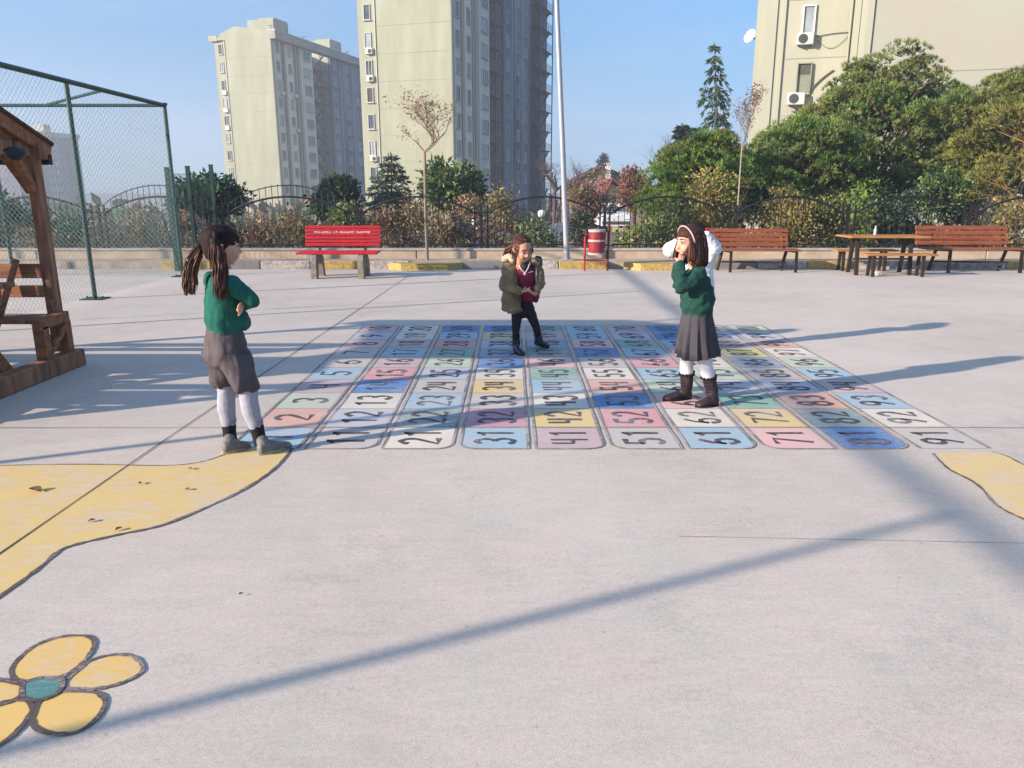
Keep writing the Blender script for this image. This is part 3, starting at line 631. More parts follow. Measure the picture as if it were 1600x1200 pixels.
# --- red bench
BY = 13.75
rb = thing('park_bench', 'red painted slatted bench on two concrete supports left of the sapling', 'bench', (XZ(528, BY, 0).x, BY, 0))
xl = XZ(463, BY, .45).x; xr = XZ(588, BY, .45).x; xa = XZ(496, BY, 0).x; xb = XZ(568, BY, 0).x
mb = MB()
for i in range(4): mb.box(((xl+xr)/2+.03, BY-.12+i*.115, .44+.004*i), (xr-xl, .1, .035), bev=.008)
mb.build('seat', M_RED, rb)
mb = MB()
for i in range(6):
    z_ = .545+i*.062; mb.box(((xl+xr)/2+.06, BY+.30+.02*i, z_+.02), (xr-xl-.06, .028, .054), bev=.007)
bk = mb.build('backrest', M_RED, rb)
rr = random.Random(3); x = xl+.26
for wn in (7, 2, 6, 6):
    mb = MB()
    for _ in range(wn):
        zc = .545+3.5*.062+.012
        h_ = .05; w_ = .028; yy = BY+.30+.02*3.4-.020
        kind = rr.randrange(4)
        mb.box((x, yy, zc), (.0105, .003, h_))
        if kind in (0, 1): mb.box((x+w_*.5, yy+.0002, zc+h_*.42), (w_, .003, .0115))
        if kind in (1, 2): mb.box((x+w_*.5, yy+.0004, zc-h_*.42), (w_, .003, .0115))
        if kind in (0, 2, 3): mb.box((x+w_*.5, yy+.0006, zc), (w_, .003, .0115))
        if kind in (1, 3): mb.box((x+w_, yy+.0008, zc), (.0105, .003, h_))
        x += .044
    x += .035; mb.build('faded_lettering', M_LET, bk)
for xx in (xa, xb):
    mb = MB()
    pr_ = [(-.24, 0), (-.10, 0), (-.06, .24), (.06, .30), (.22, .24), (.28, 0), (.42, 0), (.36, .30), (.24, .415), (-.22, .415), (-.26, .3)]
    n_ = len(pr_); vs = [(xx-.05, BY+p, q) for p, q in pr_]+[(xx+.05, BY+p, q) for p, q in pr_]
    mb.add(vs, [tuple(range(n_-1, -1, -1)), tuple(range(n_, 2*n_))]+[(i, (i+1) % n_, n_+(i+1) % n_, n_+i) for i in range(n_)])
    mb.build('support', M_CLEG, rb)
    mb = MB(); mb.beam((xx, BY+.28, .40), (xx, BY+.45, .92), .05, .02); mb.build('back_bracket', M_TST, rb)

# --- brown benches (one kind, two copies)
def bench_proto():
    t = thing('park_bench', 'x', 'bench'); w_ = 1.62
    mb = MB()
    for i in range(4): mb.box((0, -.17+i*.105, .415), (w_+.12, .09, .03), bev=.006)
    mb.build('seat', M_BW, t)
    mb = MB()
    for i in range(4): mb.box((-.08, .235+.03*i, .50+i*.088), (w_, .028, .076), bev=.006)
    mb.build('backrest', M_BW, t)
    for sx in (-1, 1):
        x = sx*.62+.04
        mb = MB(); mb.beam((x+.12, -.20, 0), (x+.12, -.18, .40), .045, .045); mb.build('leg', M_BST, t)
        mb = MB(); mb.beam((x-.04, .20, 0), (x+.02, .13, .40), .045, .045); mb.build('leg', M_BST, t)
        mb = MB(); mb.beam((x, .20, .38), (x-.02, .36, .84), .04, .03); mb.beam((x+.08, -.2, .39), (x+.02, .22, .39), .04, .03); mb.build('back_frame', M_BST, t)
    mb = MB(); mb.beam((-.55, .17, .17), (.65, -.0, .17), .03, .03); mb.build('stretcher', M_BST, t)
    return t
b1 = bench_proto(); b2 = copy_tree(b1)
p = XZ(1176, 14.85, .3); place(b1, (p.x, 14.85, 0), R(-2), label='brown wooden bench behind the girl in the green sweater', group='brown slatted benches by the kerb')
p = XZ(1517, 14.8, .3); place(b2, (p.x, 14.8, 0), R(-3), 1.07, label='brown wooden bench right of the picnic table', group='brown slatted benches by the kerb')
# --- table with two backless benches
TY = 14.4
tb = thing('picnic_table', 'orange-brown wooden picnic table on dark steel legs between two low benches', 'table', (XZ(1378, TY, 0).x, TY, 0))
x0 = XZ(1318, TY, .71).x; x1 = XZ(1440, TY, .71).x; xm = (x0+x1)/2
mb = MB()
for i in range(6): mb.box((xm, TY-.29+i*.118, .695), (x1-x0, .108, .035), bev=.007)
mb.build('table_top', M_TW, tb)
for sx in (XZ(1333, TY, .3).x, XZ(1415, TY, .3).x):
    for dy in (-.16, .2):
        mb = MB(); mb.beam((sx+(.06 if dy > 0 else -.02), TY+dy*1.5, 0), (sx+(.06 if dy > 0 else -.02), TY+dy, .68), .065, .05); mb.build('leg', M_TST, tb)
mb = MB(); mb.beam((XZ(1333, TY, .3).x, TY, .28), (XZ(1415, TY, .3).x+.05, TY, .28), .035, .035); mb.build('stretcher', M_TST, tb)
def low_bench(px0, px1, Y, lab):
    a_ = XZ(px0, Y, .40).x; b_ = XZ(px1, Y, .40).x
    t = thing('low_bench', lab, 'bench', ((a_+b_)/2, Y, 0), 'backless benches at the picnic table')
    mb = MB()
    for i in range(3): mb.box(((a_+b_)/2, Y-.1+i*.1, .395), (b_-a_, .09, .035), bev=.006)
    mb.build('seat', M_TW, t)
    for xx in (a_+.17, b_-.22):
        for dy in (-.07, .09):
            mb = MB(); mb.beam((xx, Y+dy*1.3, 0), (xx, Y+dy, .38), .05, .045); mb.build('leg', M_TST, t)
    return t
low_bench(1349, 1460, 13.95, 'backless wooden bench in front of the picnic table'); low_bench(1303, 1399, 15.0, 'backless wooden bench behind the picnic table')
# bottle and litter
p = XZ(1367, 14.4, .715); t = thing('bottle', 'small clear plastic bottle with a white cap standing on the picnic table', 'bottle', tuple(p))
M_PLA = mat('clear_plastic', S(190, 205, 200, .6), rough=.15, var=.05)
mb = MB(); mb.lathe(p, [(.001, 0), (.03, 0), (.032, .02), (.03, .1), (.012, .14), (.011, .15)], 12); mb.build('body', M_PLA, t, smooth=True)
mb = MB(); mb.lathe(p+Vector((0, 0, .15)), [(.014, 0), (.014, .02), (.001, .021)], 10); mb.build('cap', M_PVC, t)
p = G(1368, 431); mb = MB(); rr = random.Random(7); ring = []
mb.sphere(p+Vector((0, 0, .035)), .06, 8, sc=(1.3, .8, .7)); mb.sphere(p+Vector((.07, .01, .03)), .04, 8, sc=(1.2, 1, .8))
mb.v = [tuple(Vector(v)+Vector((rr.uniform(-.012, .012), rr.uniform(-.012, .012), rr.uniform(-.008, .012)))) for v in mb.v]
tag(mb.build('crumpled_paper', mat('white_paper', S(230, 225, 215, .7))), 'crumpled white litter under the near picnic bench', 'litter')
# --- litter bin
p = XZ(931, 14.95, 0); bx, by = p.x, 14.95
t = thing('litter_bin', 'red litter bin with pale bands hung in a red tubular frame near the lamp post', 'bin', (bx, by, 0))
c = Vector((bx, by, .32)); rad = .165
mb = MB(); mb.lathe(c, [(.001, .0), (rad*.9, 0), (rad*.92, .02), (rad*.95, .24), (rad*.95, .30), (rad*.96, .32), (rad*.96, .42), (rad*.97, .45), (rad*.97, .46), (rad*.88, .46), (rad*.86, .1), (.001, .09)], 28); bb = mb.build('bin_body', M_REDD, t, smooth=True, angle=40)
for z0_, z1_ in ((.0, .035), (.245, .285), (.43, .475)):
    mb = MB(); mb.lathe(c, [(rad*.93, z0_), (rad*1.0, z0_), (rad*1.01, z1_), (rad*.93, z1_)], 28); mb.build('pale_band', M_BINW, bb, smooth=True, angle=40)
for sx in (-1, 1):
    mb = MB(); mb.tube([(bx+sx*.225, by, 0), (bx+sx*.225, by, .66 if sx < 0 else .92)], .02, 8)
    mb.build('frame_post', M_RED if sx < 0 else mat('dark_red', S(120, 30, 36, .6), rough=.5), t)
mb = MB(); mb.tube([(bx-.22, by, .2), (bx+.22, by, .2)], .016, 8); mb.tube([(bx-.22, by, .5), (bx-.15, by, .5)], .012, 6); mb.tube([(bx+.22, by, .5), (bx+.15, by, .5)], .012, 6); mb.build('cross_bar', M_RED, t)
# --- lamp post
p0 = XZ(886, 15.75, .13); p1 = W(870, 0, 15.75); top = p0+(p1-p0)*1.5
t = thing('lamp_post', 'tall slim white steel lamp post leaning slightly, behind the kerb', 'lamp post', tuple(p0))
M_LP = mat('galvanised_white', S(206, 208, 212, .5), rough=.4, var=.05, metal=.25)
mb = MB(); mb.tube([p0, p0+(p1-p0)*.5, p1, top], [.062, .052, .045, .038], 14); mb.build('pole', M_LP, t, smooth=True, angle=60)
mb = MB(); mb.box(p0+Vector((0, 0, .015)), (.24, .24, .025), bev=.005)
for sx in (-1, 1):
    for sy in (-1, 1): mb.tube([p0+Vector((sx*.09, sy*.09, .02)), p0+Vector((sx*.09, sy*.09, .06))], .01, 6)
mb.build('base_plate', M_LP, t)
mb = MB(); mb.tube([top, top+Vector((.3, -.1, .25)), top+Vector((.9, -.25, .35))], .03, 8); mb.box(top+Vector((1.2, -.3, .36)), (.6, .22, .1), bev=.03); mb.build('lamp_head', M_LP, t)
# --- black iron fence, panel by panel
M_IR = mat('black_iron', S(34, 36, 40, .6), rough=.55); M_IRG = mat('grey_iron', S(84, 88, 94, .6), rough=.5)
FY = 16.3
def post_x(px): return XZ(px, FY, .9).x
clusters = [-230, -40, 155, 348, 556, 752, 945, 1140, 1325, 1515, 1705, 1900]
def zpx(py): return W(800, py, FY).z
ifn = thing('iron_fence', 'black iron fence with arched rails standing on the low beige wall', 'fence', (0, FY, .34))
lab_post = ['left end', 'far left', 'inside the wire cage', 'behind the dark round tree', 'behind the red bench', 'right of the sapling', 'right of the litter bin', 'behind the girl in the green sweater', 'left of the picnic table', 'behind the right bench', 'right edge', 'right end']
for i, px in enumerate(clusters):
    x = post_x(px); t = ifn
    sp = .135 if i != 6 else .10
    for j, dx in enumerate((-sp, 0, sp)):
        mb = MB(); h_ = .93-.02*j; s_ = .055 if j == 1 else .035
        mb.box((x+dx, FY+(.02 if j == 1 else 0), .34+h_/2), (s_, s_, h_)); mb.build('fence_post', M_IR, t)
    mb = MB(); mb.box((x, FY, .36+.72), (2*sp+.24, .02, .025)); mb.box((x, FY, .40), (2*sp+.24, .02, .025)); mb.build('cross_rail', M_IR, t)
lab_pan = ['beyond the shelter', 'behind the wooden shelter', 'seen through the wire cage end', 'in front of the left tower', 'behind the small round pine', 'left of the lamp post', 'behind the litter bin and brown trees', 'above the sleeved girl', 'over the yellowing hedge', 'behind the picnic table', 'at the right edge']
for i in range(len(clusters)-1):
    xa_ = post_x(clusters[i])+.17; xb_ = post_x(clusters[i+1])-.17; L_ = xb_-xa_; tall = i in (0, 2, 3, 9, 10)
    t = ifn
    def arch(u, lo_, hi): return lo_+(hi-lo_)*math.sin(math.pi*u)**.8 if True else 0
    mb = MB(); n_ = 22
    mb.tube([(xa_+L_*u, FY, arch(u, 1.08, 1.40)) for u in np.linspace(0, 1, n_)], .023, 6)
    if tall: mb.tube([(xa_+L_*u, FY, arch(u, 1.26, 1.63)) for u in np.linspace(0, 1, n_)], .011, 5)
    mb.box(((xa_+xb_)/2, FY, .42), (L_, .03, .03))
    mb.build('arched_rail', M_IR, t)
    mb = MB(); npk = 19
    for j in range(1, npk):
        u = j/npk; zt = arch(u, 1.26, 1.66) if tall else arch(u, 1.08, 1.40)+.04
        mb.box((xa_+L_*u, FY, (.36+zt)/2), (.012, .012, zt-.36))
    mb.build('pickets', M_IRG if tall else M_IR, t)
# --- wire cage (tall green posts with chain link)
M_GRN = mat('green_enamel', S(28, 74, 66, .55), rough=.45, var=.1); M_MESH = mat('green_wire', S(150, 176, 166, .7), rough=.5, var=.1)
CX = -6.02; CZ = 2.95; CYE = 13.94
cg = thing('sports_cage_fence', 'tall dark green steel cage fence with diamond wire mesh at the left', 'fence', (CX, CYE, 0))
posts = [(CX, y) for y in (CYE, 10.94, 8.2, 5.5, 2.7, -.3, -3.2, -6)]+[(x, CYE) for x in (-9.1, -12.2, -15.3, -18.4)]
for x, y in posts:
    mb = MB(); mb.tube([(x, y, 0), (x, y, CZ)], .031, 10); po = mb.build('post', M_GRN, cg, smooth=True, angle=60)
    mb = MB(); mb.box((x, y, .008), (.3, .3, .012)); 
    for sx in (-.11, .11): mb.tube([(x+sx, y, .01), (x+sx, y, .04)], .012, 6)
    mb.build('base_plate', M_GRN, po)
mb = MB(); mb.tube([(CX, -6, CZ), (CX, CYE, CZ)], .035, 10); mb.build('top_rail', M_GRN, cg, smooth=True, angle=60)
mb = MB(); mb.tube([(-18.4, CYE, CZ), (CX, CYE, CZ)], .03, 10); mb.build('top_rail', M_GRN, cg, smooth=True, angle=60)
mb = MB(); mb.tube([(CX, 11.9, CZ), (-8.1, CYE, CZ)], .025, 8); mb.build('corner_brace', M_GRN, cg); mb = MB(); mb.tube([(CX, CYE-.55, 1.1), (CX, CYE-.03, .12)], .012, 6); mb.build('corner_brace', M_GRN, cg)
mb = MB(); mb.box((CX, CYE, 1.35), (.1, .1, .1)); mb.tube([(CX, CYE, CZ), (CX, CYE, CZ+.04)], .05, 8); mb.build('clamp', M_GRN, cg)
def wires(mb, A, B, h, pitch, r, z0=.05):
    A = Vector(A); B = Vector(B); L_ = (B-A).length; d = (B-A)/L_; nn = Vector((-d.y, d.x, 0)); s_ = pitch
    k_ = int((L_+h)/s_)
    for sg in (1, -1):
        for i in range(k_):
            t0 = -h+i*s_ if sg > 0 else i*s_
            ta, za, tb_, zb = t0, z0, t0+sg*h, z0+h
            # clip to [0,L]
            def cl(tt, zz, ta, za, tb_, zb):
                if tt < 0: u = (0-ta)/(tb_-ta); return 0, za+(zb-za)*u
                if tt > L_: u = (L_-ta)/(tb_-ta); return L_, za+(zb-za)*u
                return tt, zz
            if max(ta, tb_) <= 0 or min(ta, tb_) >= L_: continue
            a2 = cl(ta, za, ta, za, tb_, zb); b2_ = cl(tb_, zb, ta, za, tb_, zb)
            mb.tube([A+d*a2[0]+Vector((0, 0, a2[1]))+nn*.002*sg, A+d*b2_[0]+Vector((0, 0, b2_[1]))+nn*.002*sg], r, 3, cap=False)
mb = MB(); wires(mb, (CX+.045, 3, 0), (CX+.045, CYE, 0), CZ-.1, .085, .0017); mb.build('chain_link', M_MESH, cg)
mb = MB(); wires(mb, (-15.3, CYE-.035, 0), (CX, CYE-.035, 0), CZ-.1, .095, .0022); mb.build('chain_link', M_MESH, cg)
# --- shorter green panel fence next to the cage
gf = thing('green_panel_fence', 'green welded panel fence with three thick posts beside the cage corner', 'fence', (-6.6, 15, 0))
for y, h_ in ((14.9, 1.93), (16.05, 1.99), (17.3, 2.06)):
    mb = MB(); mb.box((-6.6 if y > 15 else -6.52, y, h_/2), (.07, .07, h_)); mb.box((-6.6 if y > 15 else -6.52, y, h_+.01), (.08, .08, .02)); mb.build('post', M_GRN, gf)
mb = MB()
for y in np.arange(14.95, 17.3, .05): mb.box((-6.56, y, 1.0), (.004, .004, 1.7))
for z_ in (.2, .5, .8, 1.1, 1.4, 1.7, 1.84): mb.box((-6.56, 16.1, z_), (.006, 2.4, .006))
mb.build('welded_panel', M_GRN, gf)
# --- wooden picnic shelter
M_SW = mat('shelter_wood', S(160, 116, 84, .8), rough=.75, var=.35, scale=4, stretch=(4, 4, .6), bump=.25, bscale=30, col2=S(108, 76, 58, .7))
M_SWH = mat('shelter_board', S(168, 112, 74, .75), rough=.75, var=.35, scale=5, stretch=(.5, 6, 6), bump=.2, bscale=30, col2=S(122, 80, 58, .7))
M_SHG = mat('roof_shingle', S(92, 50, 42, .5), var=.3, scale=6)
sh = thing('picnic_shelter', 'small brown timber picnic shelter with pitched roof, seats and table at the left edge', 'shelter', (-5.2, 5.6, 0))
X0, X1 = -6.6, -3.87; YA, YB = 4.72, 6.52
mb = MB(); mb.beam((X1, YA-.15, .075), (X1, YB+.12, .075), .13, .15, bev=.012); mb.build('base_beam', M_SW, sh)
mb = MB(); mb.beam((X0, YA-.15, .075), (X0, YB+.12, .075), .13, .15, bev=.012); mb.build('base_beam', M_SW, sh)
for x in (X1-.08, X0+.08):
    for y in (YA, YB):
        mb = MB(); mb.beam((x, y, .15), (x, y, 1.86), .095, .095, bev=.01); mb.build('post', M_SW, sh)
        sy = -1 if y > 5.6 else 1
        mb = MB(); pts = [(x, y+sy*.05, 1.50), (x, y+sy*.12, 1.62), (x, y+sy*.22, 1.78)]
        for a_, b_ in zip(pts, pts[1:]): mb.beam(a_, b_, .055, .06)
        sx = -1 if x > -5 else 1
        pts = [(x+sx*.05, y, 1.50), (x+sx*.12, y, 1.62), (x+sx*.22, y, 1.78)]
        for a_, b_ in zip(pts, pts[1:]): mb.beam(a_, b_, .055, .06)
        mb.build('curved_brace', M_SWH, sh)
RZ, EZ, YR, YE0, YE1 = 2.22, 1.84, 5.62, 4.55, 6.68
for y in (YA, YB):
    mb = MB(); mb.beam((X0-.15, y, 1.82), (X1+.02, y, 1.82), .1, .12); mb.build('wall_plate', M_SW, sh)
for x in (X1-.09, X0+.09):
    mb = MB(); mb.beam((x, YA-.05, 1.84), (x, YB+.1, 1.84), .07, .11); mb.build('tie_beam', M_SW, sh)
    mb = MB(); mb.add([(x, YA, 1.9), (x, YB, 1.9), (x, YR, RZ-.03), (x+.02, YA, 1.9), (x+.02, YB, 1.9), (x+.02, YR, RZ-.03)], [(0, 2, 1), (3, 4, 5), (0, 1, 4, 3), (1, 2, 5, 4), (2, 0, 3, 5)]); mb.build('gable_board', M_SWH, sh)
for ye in (YE0, YE1):
    mb = MB(); n_ = 9
    sl_ = (RZ-EZ)/(abs(ye-YR))
    for i in range(n_):
        u0 = i/n_; u1 = (i+1)/n_-.012
        mb.beam((X0-.25, YR+(ye-YR)*(u0+u1)/2, EZ+(RZ-EZ)*(1-(u0+u1)/2)+.02), (X1-.04, YR+(ye-YR)*(u0+u1)/2, EZ+(RZ-EZ)*(1-(u0+u1)/2)+.02), abs(ye-YR)*(u1-u0)*1.03, .018, up=(0, (1 if ye > YR else -1)*sl_, 1))
    mb.build('roof_boards', M_SWH, sh)
    mb = MB(); mb.beam(((X0+X1)/2-.16, ye+.02*(1 if ye > YR else -1), EZ+.045), ((X0+X1)/2-.16, YR, RZ+.055), X1-X0+.34, .03, up=(0, 0, 1)); mb.build('roof_cover', M_SHG, sh)
    for x in (X1-.02, X0-.27):
        mb = MB(); mb.beam((x, ye, EZ+.0), (x, YR-.0*(ye-YR), RZ+.0), .03, .13); mb.build('barge_board', M_SWH, sh)
mb = MB(); mb.beam((X0-.2, YB+.12, 1.76), (X1+.0, YB+.12, 1.76), .05, .08); mb.build('eave_beam', mat('dark_timber', S(52, 38, 32, .6), var=.2), sh)
# seats on both sides
for y, sy in ((YB-.18, 1), (YA+.18, -1)):
    mb = MB(); 
    for k_ in (-.12, .0, .12): mb.box(((X0+X1)/2-.02, y+k_-.02*sy, .465), (X1-X0-.02, .11, .035), bev=.005)
    mb.build('seat', M_SW, sh)
    mb = MB(); mb.box(((X0+X1)/2-.02, y+.13*sy, .85), (X1-X0-.18, .04, .12), bev=.005); mb.box(((X0+X1)/2-.02, y+.115*sy, .68), (X1-X0-.18, .04, .1), bev=.005); mb.build('back_rail', M_SWH, sh)
    for x in (X1-.28, X0+.62):
        mb = MB(); mb.beam((x, y+.085*sy, .95), (x-.30, y-.1*sy, .05), .05, .05); mb.build('raking_brace', M_SWH, sh)
    for x in (X1-.02, X0+.02):
        mb = MB(); mb.beam((x+.01, y-.22*sy, .44), (x+.01, y+.2*sy, .46), .07, .08); mb.beam((x, y-.15*sy, .15), (x, y-.15*sy, .42), .09, .08); mb.beam((x, y+.17*sy, .15), (x, y+.17*sy, .42), .09, .08)
        mb.beam((x+.03, y-.15*sy, .17), (x+.03, y+.17*sy, .40), .03, .05); mb.beam((x-.03, y-.15*sy, .40), (x-.03, y+.17*sy, .17), .03, .05); mb.build('seat_frame', M_SWH, sh)
mb = MB()
for k_ in range(5): mb.box((-5.15, 5.36+k_*.13, .80), (2.55, .12, .035), bev=.005)
mb.build('table_top', M_SW, sh)
for x in (-4.05, -6.2):
    mb = MB(); mb.beam((x, 5.3, .70), (x, 5.95, .70), .09, .12)
    for a_, b_ in (((x, 5.98, .02), (x, 5.45, .7)), ((x+.05, 5.22, .02), (x+.05, 5.8, .7))): mb.beam(a_, b_, .07, .1)
    mb.build('table_trestle', M_SWH, sh)
mb = MB(); mb.beam((-4.0, 5.6, .3), (-6.2, 5.6, .3), .06, .08); mb.build('table_stretcher', M_SW, sh)
lp = W(22, 231, 5.9); lt = thing('hanging_lamp', 'round black lamp shade hanging under the beam of the wooden shelter', 'lamp', (lp.x, lp.y, lp.z))
mb = MB(); mb.lathe(lp+Vector((0, 0, -.09)), [(.001, 0), (.04, .004), (.065, .03), (.075, .07), (.07, .08), (.02, .1), (.001, .1)], 20); mb.build('shade', M_STL, lt, smooth=True)
mb = MB(); mb.tube([lp+Vector((0, 0, .02)), (lp.x, lp.y, lp.z+.06)], .008, 5); mb.build('fixing', M_STL, lt)
# ================================================================== PLANTS
def leafmat(name, c, k=1.05, var=.35, tr=.25, sc=2.5, col2=None): return mat(name, S(*c, k), rough=.7, var=var, scale=sc, spec=.15, trans=tr, col2=S(*col2, k) if col2 else None)
LG = leafmat('leaf_bright_green', (98, 126, 58)); LG2 = leafmat('leaf_dark_green', (58, 84, 46)); LO = leafmat('leaf_olive', (122, 124, 62)); LO2 = leafmat('leaf_dark_olive', (82, 90, 52)); LPI = leafmat('needle_olive_green', (118, 130, 74))
LY = leafmat('leaf_yellow', (170, 150, 74), .8); LBR = leafmat('leaf_brown', (150, 120, 94), .8); LBR2 = leafmat('leaf_rust', (152, 108, 80), .8); LTN = leafmat('leaf_tan', (182, 156, 122), .8); LPU = leafmat('leaf_purple_brown', (112, 88, 88))
LGR = leafmat('leaf_grey_green', (104, 118, 96)); LBL = leafmat('needle_blue_green', (70, 98, 84)); LDK = leafmat('needle_dark', (30, 52, 42)); LKH = leafmat('leaf_khaki', (134, 128, 78))
BK = mat('bark', S(108, 88, 74, .5), var=.3, scale=9, bump=.4, bscale=30); BKL = mat('bark_pale', S(172, 150, 128, .52), var=.2, scale=9, stretch=(1, 1, .2)); BKP = mat('bark_purple', S(112, 84, 84, .5), var=.3, scale=9); BKY = mat('bark_yellow', S(196, 152, 94, .52), var=.2, scale=9)
def branchy(mb, p, d, L, r, depth, rs, spread=.55, up=.15, nb=(2, 4), tips=None, mi=0, taper=.6):
    n_ = 3; pts = [p]; q = Vector(p); dd = Vector(d)
    for i in range(n_):
        dd = (dd+Vector((rs.uniform(-1, 1), rs.uniform(-1, 1), rs.uniform(-.6, 1)))*.13+Vector((0, 0, up*.2))).normalized(); q = q+dd*L/n_; pts.append(q)
    mb.tube(pts, [r, r*.88, r*.76, r*taper], 5 if r > .012 else 3, mi=mi, cap=False)
    if tips is not None: tips.append((q, dd, depth)); tips.append((pts[2], dd, depth))
    if depth <= 0: return
    for k_ in range(rs.randint(*nb)):
        a = Vector((rs.uniform(-1, 1), rs.uniform(-1, 1), rs.uniform(-.5, 1))).normalized()
        nd = (dd+a*spread*1.4+Vector((0, 0, up))).normalized(); s_ = rs.choice((1, 2, 3, 3))
        branchy(mb, pts[s_], nd, L*rs.uniform(.6, .85), r*taper*(.85 if s_ == 3 else .7), depth-1, rs, spread, up, nb, tips, mi, taper)
def crown_leaves(t, name, blobs, n, size, mats, wts, seed, asp=.5, gap=.25, updir=0.3, shell=.45, tri=False, clump=.09):
    """leaves gathered into small clumps spread through ellipsoid blobs"""
    rs = np.random.RandomState(seed); out = []; mi = []; nrm = []
    vol = np.array([b_[3]*b_[4]*b_[5] for b_ in blobs])**.75; vol = vol/vol.sum()
    for (cx, cy, cz, rx, ry, rz), f_ in zip(blobs, vol):
        nn = int(n*f_); nc = max(4, nn//14)
        v = rs.normal(size=(nc, 3)); v /= np.linalg.norm(v, axis=1)[:, None]; rad = (shell+(1-shell)*rs.rand(nc)**.6)*(1+.16*np.sin(v[:, 0]*5+seed)*np.cos(v[:, 2]*6+cx))
        cc = v*rad[:, None]; keep = np.sin(cc[:, 0]*7+seed)*np.sin(cc[:, 2]*8+1.3*seed)*np.cos(cc[:, 1]*6) < 1-gap
        cc = cc[keep]; vv = v[keep]; nc = len(cc); 
        if nc == 0: continue
        ci = rs.randint(0, nc, nn); jit = rs.normal(size=(nn, 3))*clump/np.array([rx, ry, rz])*1.0
        P = (cc[ci]+jit)*np.array([rx, ry, rz])+np.array([cx, cy, cz]); out.append(P)
        N = vv[ci]*.7+rs.normal(size=(nn, 3))*.6; N[:, 2] += updir; nrm.append(N)
        cm = rs.choice(len(mats), size=nc, p=wts); m_ = cm[ci]; fl = rs.rand(nn) < .3; m_[fl] = rs.choice(len(mats), size=fl.sum(), p=wts); mi.append(m_)
    P = np.concatenate(out); N = np.concatenate(nrm); mi = np.concatenate(mi); sz = size*(.6+.8*rs.rand(len(P)))
    return leafmesh(name, P, N, sz, asp, mats, mi, t, tri=tri)
def blobs_for(cx, cy, z0, z1, hw, rs, n_=9, dy=None, jag=.35):
    """irregular pile of ellipsoids filling a crown outline"""
    dy = dy or hw*.8; out = []; h_ = z1-z0
    for i in range(n_):
        u = rs.random(); z = z0+h_*(.12+.78*u); wz = hw*math.sqrt(max(.08, 1-(2*u-.75)**2*.8))
        x = cx+rs.uniform(-1, 1)*wz*.62; y = cy+rs.uniform(-1, 1)*dy*.5; r_ = hw*rs.uniform(.32, .52)
        out.append((x, y, z, r_, r_*.9, min(r_*rs.uniform(.7, 1.0), h_*.3)))
    return out
def shrub(name, lab, cat, px, Y, pxw, ptop, mats, wts, n, size, seed, z0=None, stems=7, smat=None, asp=.5, nb=9, grp=None, gap=.3, pbot=None, trunk=False, updir=.3, shell=.35):
    rs = random.Random(seed); g = terr_z(XZ(px, Y, 0).x, Y) if z0 is None else z0
    c_ = XZ(px, Y, 0); top = W(px, ptop, Y); hw = (XZ(px+pxw/2, Y, 0).x-XZ(px-pxw/2, Y, 0).x)/2
    zb = g+.1 if pbot is None else W(px, pbot, Y).z
    t = thing(name, lab, cat, (c_.x, Y, g), grp)
    mb = MB()
    for k_ in range(1 if trunk else stems):
        a = rs.uniform(0, 6.28); q = Vector((c_.x+math.cos(a)*hw*.25*(not trunk), Y+math.sin(a)*hw*.25*(not trunk), g-.2)); L_ = (top.z-g)*.42
        d = Vector((math.cos(a)*.4, math.sin(a)*.4, 1)).normalized() if not trunk else Vector((0, 0, 1))
        branchy(mb, q, d, (zb-g+(top.z-zb)*.30) if trunk else L_, min(.09, .03*(top.z-g)) if trunk else .028, 2, rs, .6, .05) if not trunk else (mb.tube([q, Vector((q.x, q.y, zb+(top.z-zb)*.3))], [.1, .06], 7), [mb.tube([Vector((q.x, q.y, zb)), Vector((q.x+hw*.6*math.cos(a_), q.y+hw*.6*math.sin(a_), zb+(top.z-zb)*rs.uniform(.3, .65)))], [.045, .012], 5) for a_ in np.linspace(0, 6, 9)])
    mb.build('trunk' if trunk else 'stems', smat or BK, t)
    crown_leaves(t, 'crown' if trunk else 'foliage', blobs_for(c_.x, Y, zb, top.z-.08, hw, rs, nb), n, size, mats, wts, seed, asp, gap, updir, shell, clump=.10+.02*size*10)
    return t
